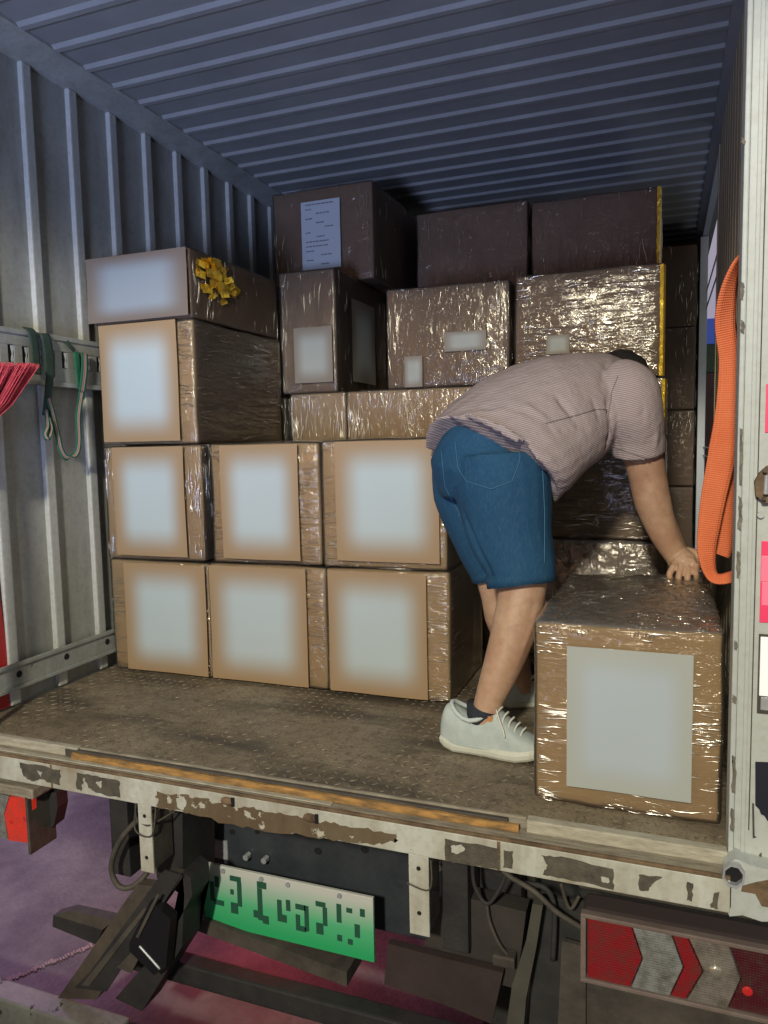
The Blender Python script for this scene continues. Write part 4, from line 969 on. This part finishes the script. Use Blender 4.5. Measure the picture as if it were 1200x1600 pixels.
# shoes
m_upper = noisy('pale_knit', (.40, .47, .45), (.52, .58, .56), 30, .7, bump=.3, bscale=220)
m_sole = noisy('pale_sole', (.52, .55, .47), (.62, .64, .55), 20, .6, bump=.1)
m_sock = noisy('navy_sock', (.015, .02, .03), (.03, .035, .05), 60, .9, bump=.3)
def shoe(heel, ang, lift, L=.268):
    ca, sa = math.cos(ang), math.sin(ang)
    W = lambda x, y, z: Vector((heel[0]+x*ca-y*sa, heel[1]+x*sa+y*ca, z))
    prof = [(0.00, .022), (.010, .030), (.035, .036), (.08, .034), (.12, .036), (.16, .043), (.20, .045), (.235, .038), (.258, .024), (L, .008)]
    bm = bmesh.new()
    def outline(gr, z, rock=True):
        up = [(x+(-gr if i == 0 else 0), w_+gr) for i, (x, w_) in enumerate(prof)]
        pts = [(x, w_) for x, w_ in up]+[(x, -w_) for x, w_ in reversed(up)]
        return [bm.verts.new(W(x, y, z+(max(0, (.03-x)/.03)*.010+max(0, (x-.2)/.07)*.012 if rock else 0))) for x, y in pts]
    rings = [outline(-.002, .0012+lift), outline(.004, .010+lift), outline(.005, .020+lift), outline(.0015, .030+lift)]
    skin_rings(bm, rings, True); s = obj('shoe', bm, m_sole, man, False)
    bmod = s.modifiers.new('b', 'BEVEL'); bmod.width = .003; bmod.segments = 2; bmod.limit_method = 'ANGLE'
    # upper: cross sections along the length
    bm = bmesh.new(); secs = []
    hp = [(-.006, .060, .018), (.002, .110, .028), (.018, .126, .034), (.045, .110, .042), (.075, .096, .045), (.10, .095, .046), (.125, .110, .045), (.143, .126, .041), (.160, .112, .042), (.185, .088, .045), (.21, .070, .045), (.24, .056, .038), (.262, .044, .024), (.272, .036, .010)]
    for x, h, w_ in hp:
        r = []
        for k in range(13):
            a = PI*k/12; y = w_*math.cos(a); z = .026+lift+max(.001, (h-.026))*math.sin(a)**.52 if 0 < k < 12 else .026+lift
            r.append(bm.verts.new(W(x, y, z)))
        secs.append(r)
    for r0, r1 in zip(secs, secs[1:]):
        for k in range(12): bm.faces.new((r0[k], r0[k+1], r1[k+1], r1[k]))
    bm.faces.new(secs[0]); bm.faces.new(secs[-1][::-1])
    bmesh.ops.recalc_face_normals(bm, faces=bm.faces)
    u = obj('shoe_upper', bm, m_upper, s, True); sb = u.modifiers.new('s', 'SUBSURF'); sb.levels = 1; sb.render_levels = 2
    # collar, sock
    bm = bmesh.new(); ring = [W(.082+.058*math.cos(a), .040*math.sin(a), lift+.094+.030*abs(math.cos(a))**1.8) for a in [2*PI*k/20 for k in range(21)]]
    tube(bm, ring, .006, 8, False); obj('shoe_collar', bm, mat('collar', (.55, .62, .60), .8), s, True)
    bm = bmesh.new(); tube(bm, [W(.096, 0, .060+lift), W(.103, 0, .100+lift), W(.108, 0, .122+lift)], [.030, .0385, .0440], 20, True); obj('sock', bm, m_sock, man, True)
    # laces and side overlays
    for k in range(5):
        x = .148+k*.015; bm = bmesh.new(); h = lift+.122-.0115*k
        tube(bm, smooth_path([W(x, -.030, h-.022), W(x+.004, -.015, h-.003), W(x+.010, .0, h+.0035), W(x+.006, .018, h-.005)], 4), .0028, 6)
        obj('lace', bm, mat('lace', (.62, .63, .56), .8), s, True)
    bm = bmesh.new(); tube(bm, smooth_path([W(.148, -.02, .124+lift), W(.160, -.037, .105+lift), W(.172, -.045, .082+lift), W(.176, -.049, .066+lift)], 4), .0022, 6); obj('lace', bm, mat('lace_loop', (.7, .7, .64), .8), s, True)
    bm = bmesh.new(); box(bm, -.006, .006, -.002, .002, -.007, .007, .001); tg = obj('shoe_tag', bm, mat('orange_tag', (.55, .24, .08), .6), s); tg.location = tg.location+W(.135, -.033, .103+lift)
    return s
shoe((1.366, .305), math.radians(-3), 0)
shoe((1.436, .635), math.radians(28), 0)

# ------------------------------------------------------------------ hanging things
# orange ratchet strap
m_orange = mat('orange_webbing', (.85, .22, .09), .75, spec=.2); g = G(m_orange)
sp = g.n('ShaderNodeSeparateXYZ'); g.l(g.tc.outputs['UV'], sp.inputs[0])
wv = g.math('SINE', g.math('MULTIPLY', sp.outputs[1], 1250)); wu = g.math('SINE', g.math('MULTIPLY', sp.outputs[0], 60))
g.l(g.mix(g.noise(9, 5, .6), (.70, .15, .055), (.92, .27, .12)), g.b.inputs['Base Color']); g.bump(g.math('ADD', wv, g.math('MULTIPLY', wu, .3)), .5, .0018)
strap = empty('orange_strap', (2.07, .35, 1.2), 'orange webbing strap hanging in loops on the right inner wall beside the post', 'strap')
Ys = .33
pts = [px(1178, 392, .30), px(1160, 402, .30), px(1146, 428, .30), px(1136, 468, .31), px(1133, 510, .33), px(1139, 560, .34), px(1138, 630, .34), px(1130, 700, .34), px(1116, 770, .34), px(1108, 820, .34), px(1104, 860, .34), px(1110, 895, .34), px(1126, 905, .33), px(1160, 896, .32)]
wd = []
for i in range(len(pts)): wd.append((1, .05, 0) if 3 < i < 10 else ((.7, .2, .5) if i <= 3 else (.6, .3, .6)))
sp_pts = smooth_path(pts, 5); nn = len(sp_pts)
ks = [Vector((.15, .95, .1)), Vector((.25, .95, .1)), Vector((.45, .9, 0)), Vector((.7, .6, 0)), Vector((.9, .3, 0)), Vector((1, .1, 0)), Vector((1, .05, 0)), Vector((1, .05, 0)), Vector((1, .05, .0)), Vector((1, .1, 0)), Vector((1, .3, 0)), Vector((.8, .6, .3)), Vector((.2, .7, .8)), Vector((.1, .5, 1))]
wds = []
for i in range(len(ks)-1):
    for k in range(5): wds.append(ks[i].lerp(ks[i+1], k/5))
wds.append(ks[-1])
ww = lerpn([.05, .055, .055, .050, .044, .042, .050, .060, .054, .048, .042, .032, .028, .030], 5)
ribbon(sp_pts, wds, ww, .004, 'webbing', m_orange, strap)
# the bulging inner fold at the top
ribbon(smooth_path([px(1180, 400, .36), px(1150, 430, .37), px(1142, 480, .37), px(1150, 525, .37), px(1175, 530, .36)], 5), [Vector((.3, .9, 0))]*21, .06, .004, 'webbing', m_orange, strap)
ribbon(smooth_path([px(1150, 640, .40), px(1146, 700, .41), px(1143, 760, .41), px(1133, 850, .41), px(1128, 868, .41)], 5), [Vector((1, .2, 0))]*21, .034, .004, 'webbing', m_orange, strap)
# pale roll of rope end beside it
bm = bmesh.new(); c1 = px(1138, 850, .43); tube(bm, smooth_path([c1+Vector((.018, 0, .045)), c1+Vector((.008, 0, .02)), c1, c1+Vector((-.006, -.004, -.012))], 4), [.018]*9+[.016]*4, 12)
tag(obj('rope_end', bm, noisy('beige_rope', (.42, .33, .20), (.55, .45, .30), 40, .8, bump=.5, stretch=(1, 1, 5)), None, True), 'frayed beige roll hanging behind the orange strap', 'rope end')

# green straps on the rail
m_gdark = noisy('dark_green_webbing', (.02, .045, .035), (.045, .08, .065), 60, .85, bump=.5)
m_gstr = mat('striped_webbing', (.05, .2, .1), .8); g = G(m_gstr); sp = g.n('ShaderNodeSeparateXYZ'); g.l(g.tc.outputs['UV'], sp.inputs[0])
r = g.ramp(sp.outputs[0], [(0, (.02, .13, .075)), (.30, (.02, .13, .075)), (.34, (.42, .38, .32)), (.44, (.42, .38, .32)), (.46, (.42, .06, .05)), (.56, (.42, .06, .05)), (.58, (.42, .38, .32)), (.70, (.42, .38, .32)), (.74, (.02, .13, .075))])
r.node.color_ramp.interpolation = 'CONSTANT'; g.l(r, g.b.inputs['Base Color'])
XW = .045
def wx(u, v, x=XW): return on(u, v, 0, x)
gs = empty('green_strap', (XW, .35, 1.17), 'green red and white striped strap looped over the wall rail above the pink broom', 'strap')
ribbon(smooth_path([wx(42, 512, .01), wx(50, 520, .035), wx(55, 545, .035), wx(58, 585, .04)], 6), [Vector((0, 1, .1))]*19, .032, .003, 'dark_webbing', m_gdark, gs)
ribbon(smooth_path([wx(62, 521, .01), wx(70, 524, .035), wx(75, 545, .04), wx(78, 580, .045), wx(76, 610, .05), wx(72, 650, .05)], 6), [Vector((0, 1, .1))]*31, [.04]*20+[.03]*11, .003, 'dark_webbing', m_gdark, gs)
ribbon(smooth_path([wx(76, 622, .055), wx(83, 650, .055), wx(90, 680, .05), wx(95, 702, .05), wx(104, 715, .05), wx(118, 710, .05), wx(123, 690, .045), wx(122, 650, .04), wx(127, 615, .035), wx(131, 585, .035), wx(133, 553, .030)], 6), [Vector((.2, 1, .25))]*61, .020, .002, 'striped_webbing', m_gstr, gs)
ribbon(smooth_path([wx(72, 640, .055), wx(74, 665, .06), wx(70, 678, .06), wx(75, 686, .06), wx(80, 670, .06), wx(76, 655, .06)], 5), [Vector((.5, 1, 0))]*26, .014, .002, 'striped_webbing', m_gstr, gs)
gs2 = empty('green_strap', (.04, .47, 1.15), 'short bright green striped strap bunched at the rail slot beside the cartons', 'strap')
ribbon(smooth_path([wx(100, 528, .02), wx(108, 540, .03), wx(116, 548, .03)], 5), [Vector((0, .5, 1))]*11, .014, .003, 'dark_webbing', m_gdark, gs2)
ribbon(smooth_path([wx(120, 550, .03), wx(122, 575, .035), wx(126, 605, .035)], 5), [Vector((0, 1, 0))]*11, .030, .002, 'striped_webbing', noisy('bright_green_webbing', (.015, .13, .07), (.03, .2, .11), 50, .8), gs2)
ribbon(smooth_path([wx(132, 552, .04), wx(132, 580, .045), wx(128, 612, .04)], 5), [Vector((0, 1, 0))]*11, .030, .002, 'striped_webbing', m_gstr, gs2)

# broom standing bristles up
broom = empty('broom', (.06, .0, 0.0), 'pink bristled broom standing head up by the left wall', 'broom')
m_pinkb = noisy('pink_bristles', (.62, .06, .10), (.85, .13, .17), 30, .5, bump=.2)
bm = bmesh.new(); rr = random.Random(3)
r0 = on(-62, 680, 0, .10)
for k in range(620):
    t = rr.random(); q = rr.uniform(-.035, .035)
    u = -70+t*133; tip = on(u, 566+t*4+rr.uniform(-3, 3), 0, .10+q)
    b0 = r0+Vector((q*.6, (t-.5)*.06, (1-t)*.02-.01)); mid = b0.lerp(tip, .5)+Vector((0, .012*t, -.012*t))
    if t > .45 and rr.random() < .5: tip = b0.lerp(tip, rr.uniform(.8, 1))
    w1 = .0013
    s = Vector((rr.uniform(-1, 1), rr.uniform(-1, 1), 0)).normalized()*w1; s2 = s.cross(Vector((0, 0, 1)))
    P = [[bm.verts.new(p+e) for e in (s, s2, -s, -s2)] for p in (b0, mid, tip)]
    for a, b in zip(P, P[1:]):
        for i in range(4): bm.faces.new((a[i], a[(i+1) % 4], b[(i+1) % 4], b[i]))
tag(obj('bristles', bm, m_pinkb, broom), kind='stuff')
obj('broom_head', B(r0.x-.03, r0.x+.03, r0.y-.06, r0.y+.05, r0.z-.06, r0.z+.01, .01), m_pinkb, broom)
bm = bmesh.new(); tube(bm, [(r0.x, r0.y-.005, r0.z-.05), (r0.x, r0.y-.005, .002)], .012, 12); obj('handle', bm, m_alu, broom)
# red board leaning by the left wall
bm = bmesh.new(); prism(bm, [(-.026, -.03, .003), (-.026, .195, .003), (-.026, .165, .42), (-.026, .10, .50), (-.026, -.03, .50)], (.014, 0, 0))
rbd = obj('red_board', bm, noisy('red_plastic', (.36, .015, .02), (.5, .03, .03), 8, .4, bump=.1)); tag(rbd, 'red board standing behind the left wall rail at the picture edge', 'board')
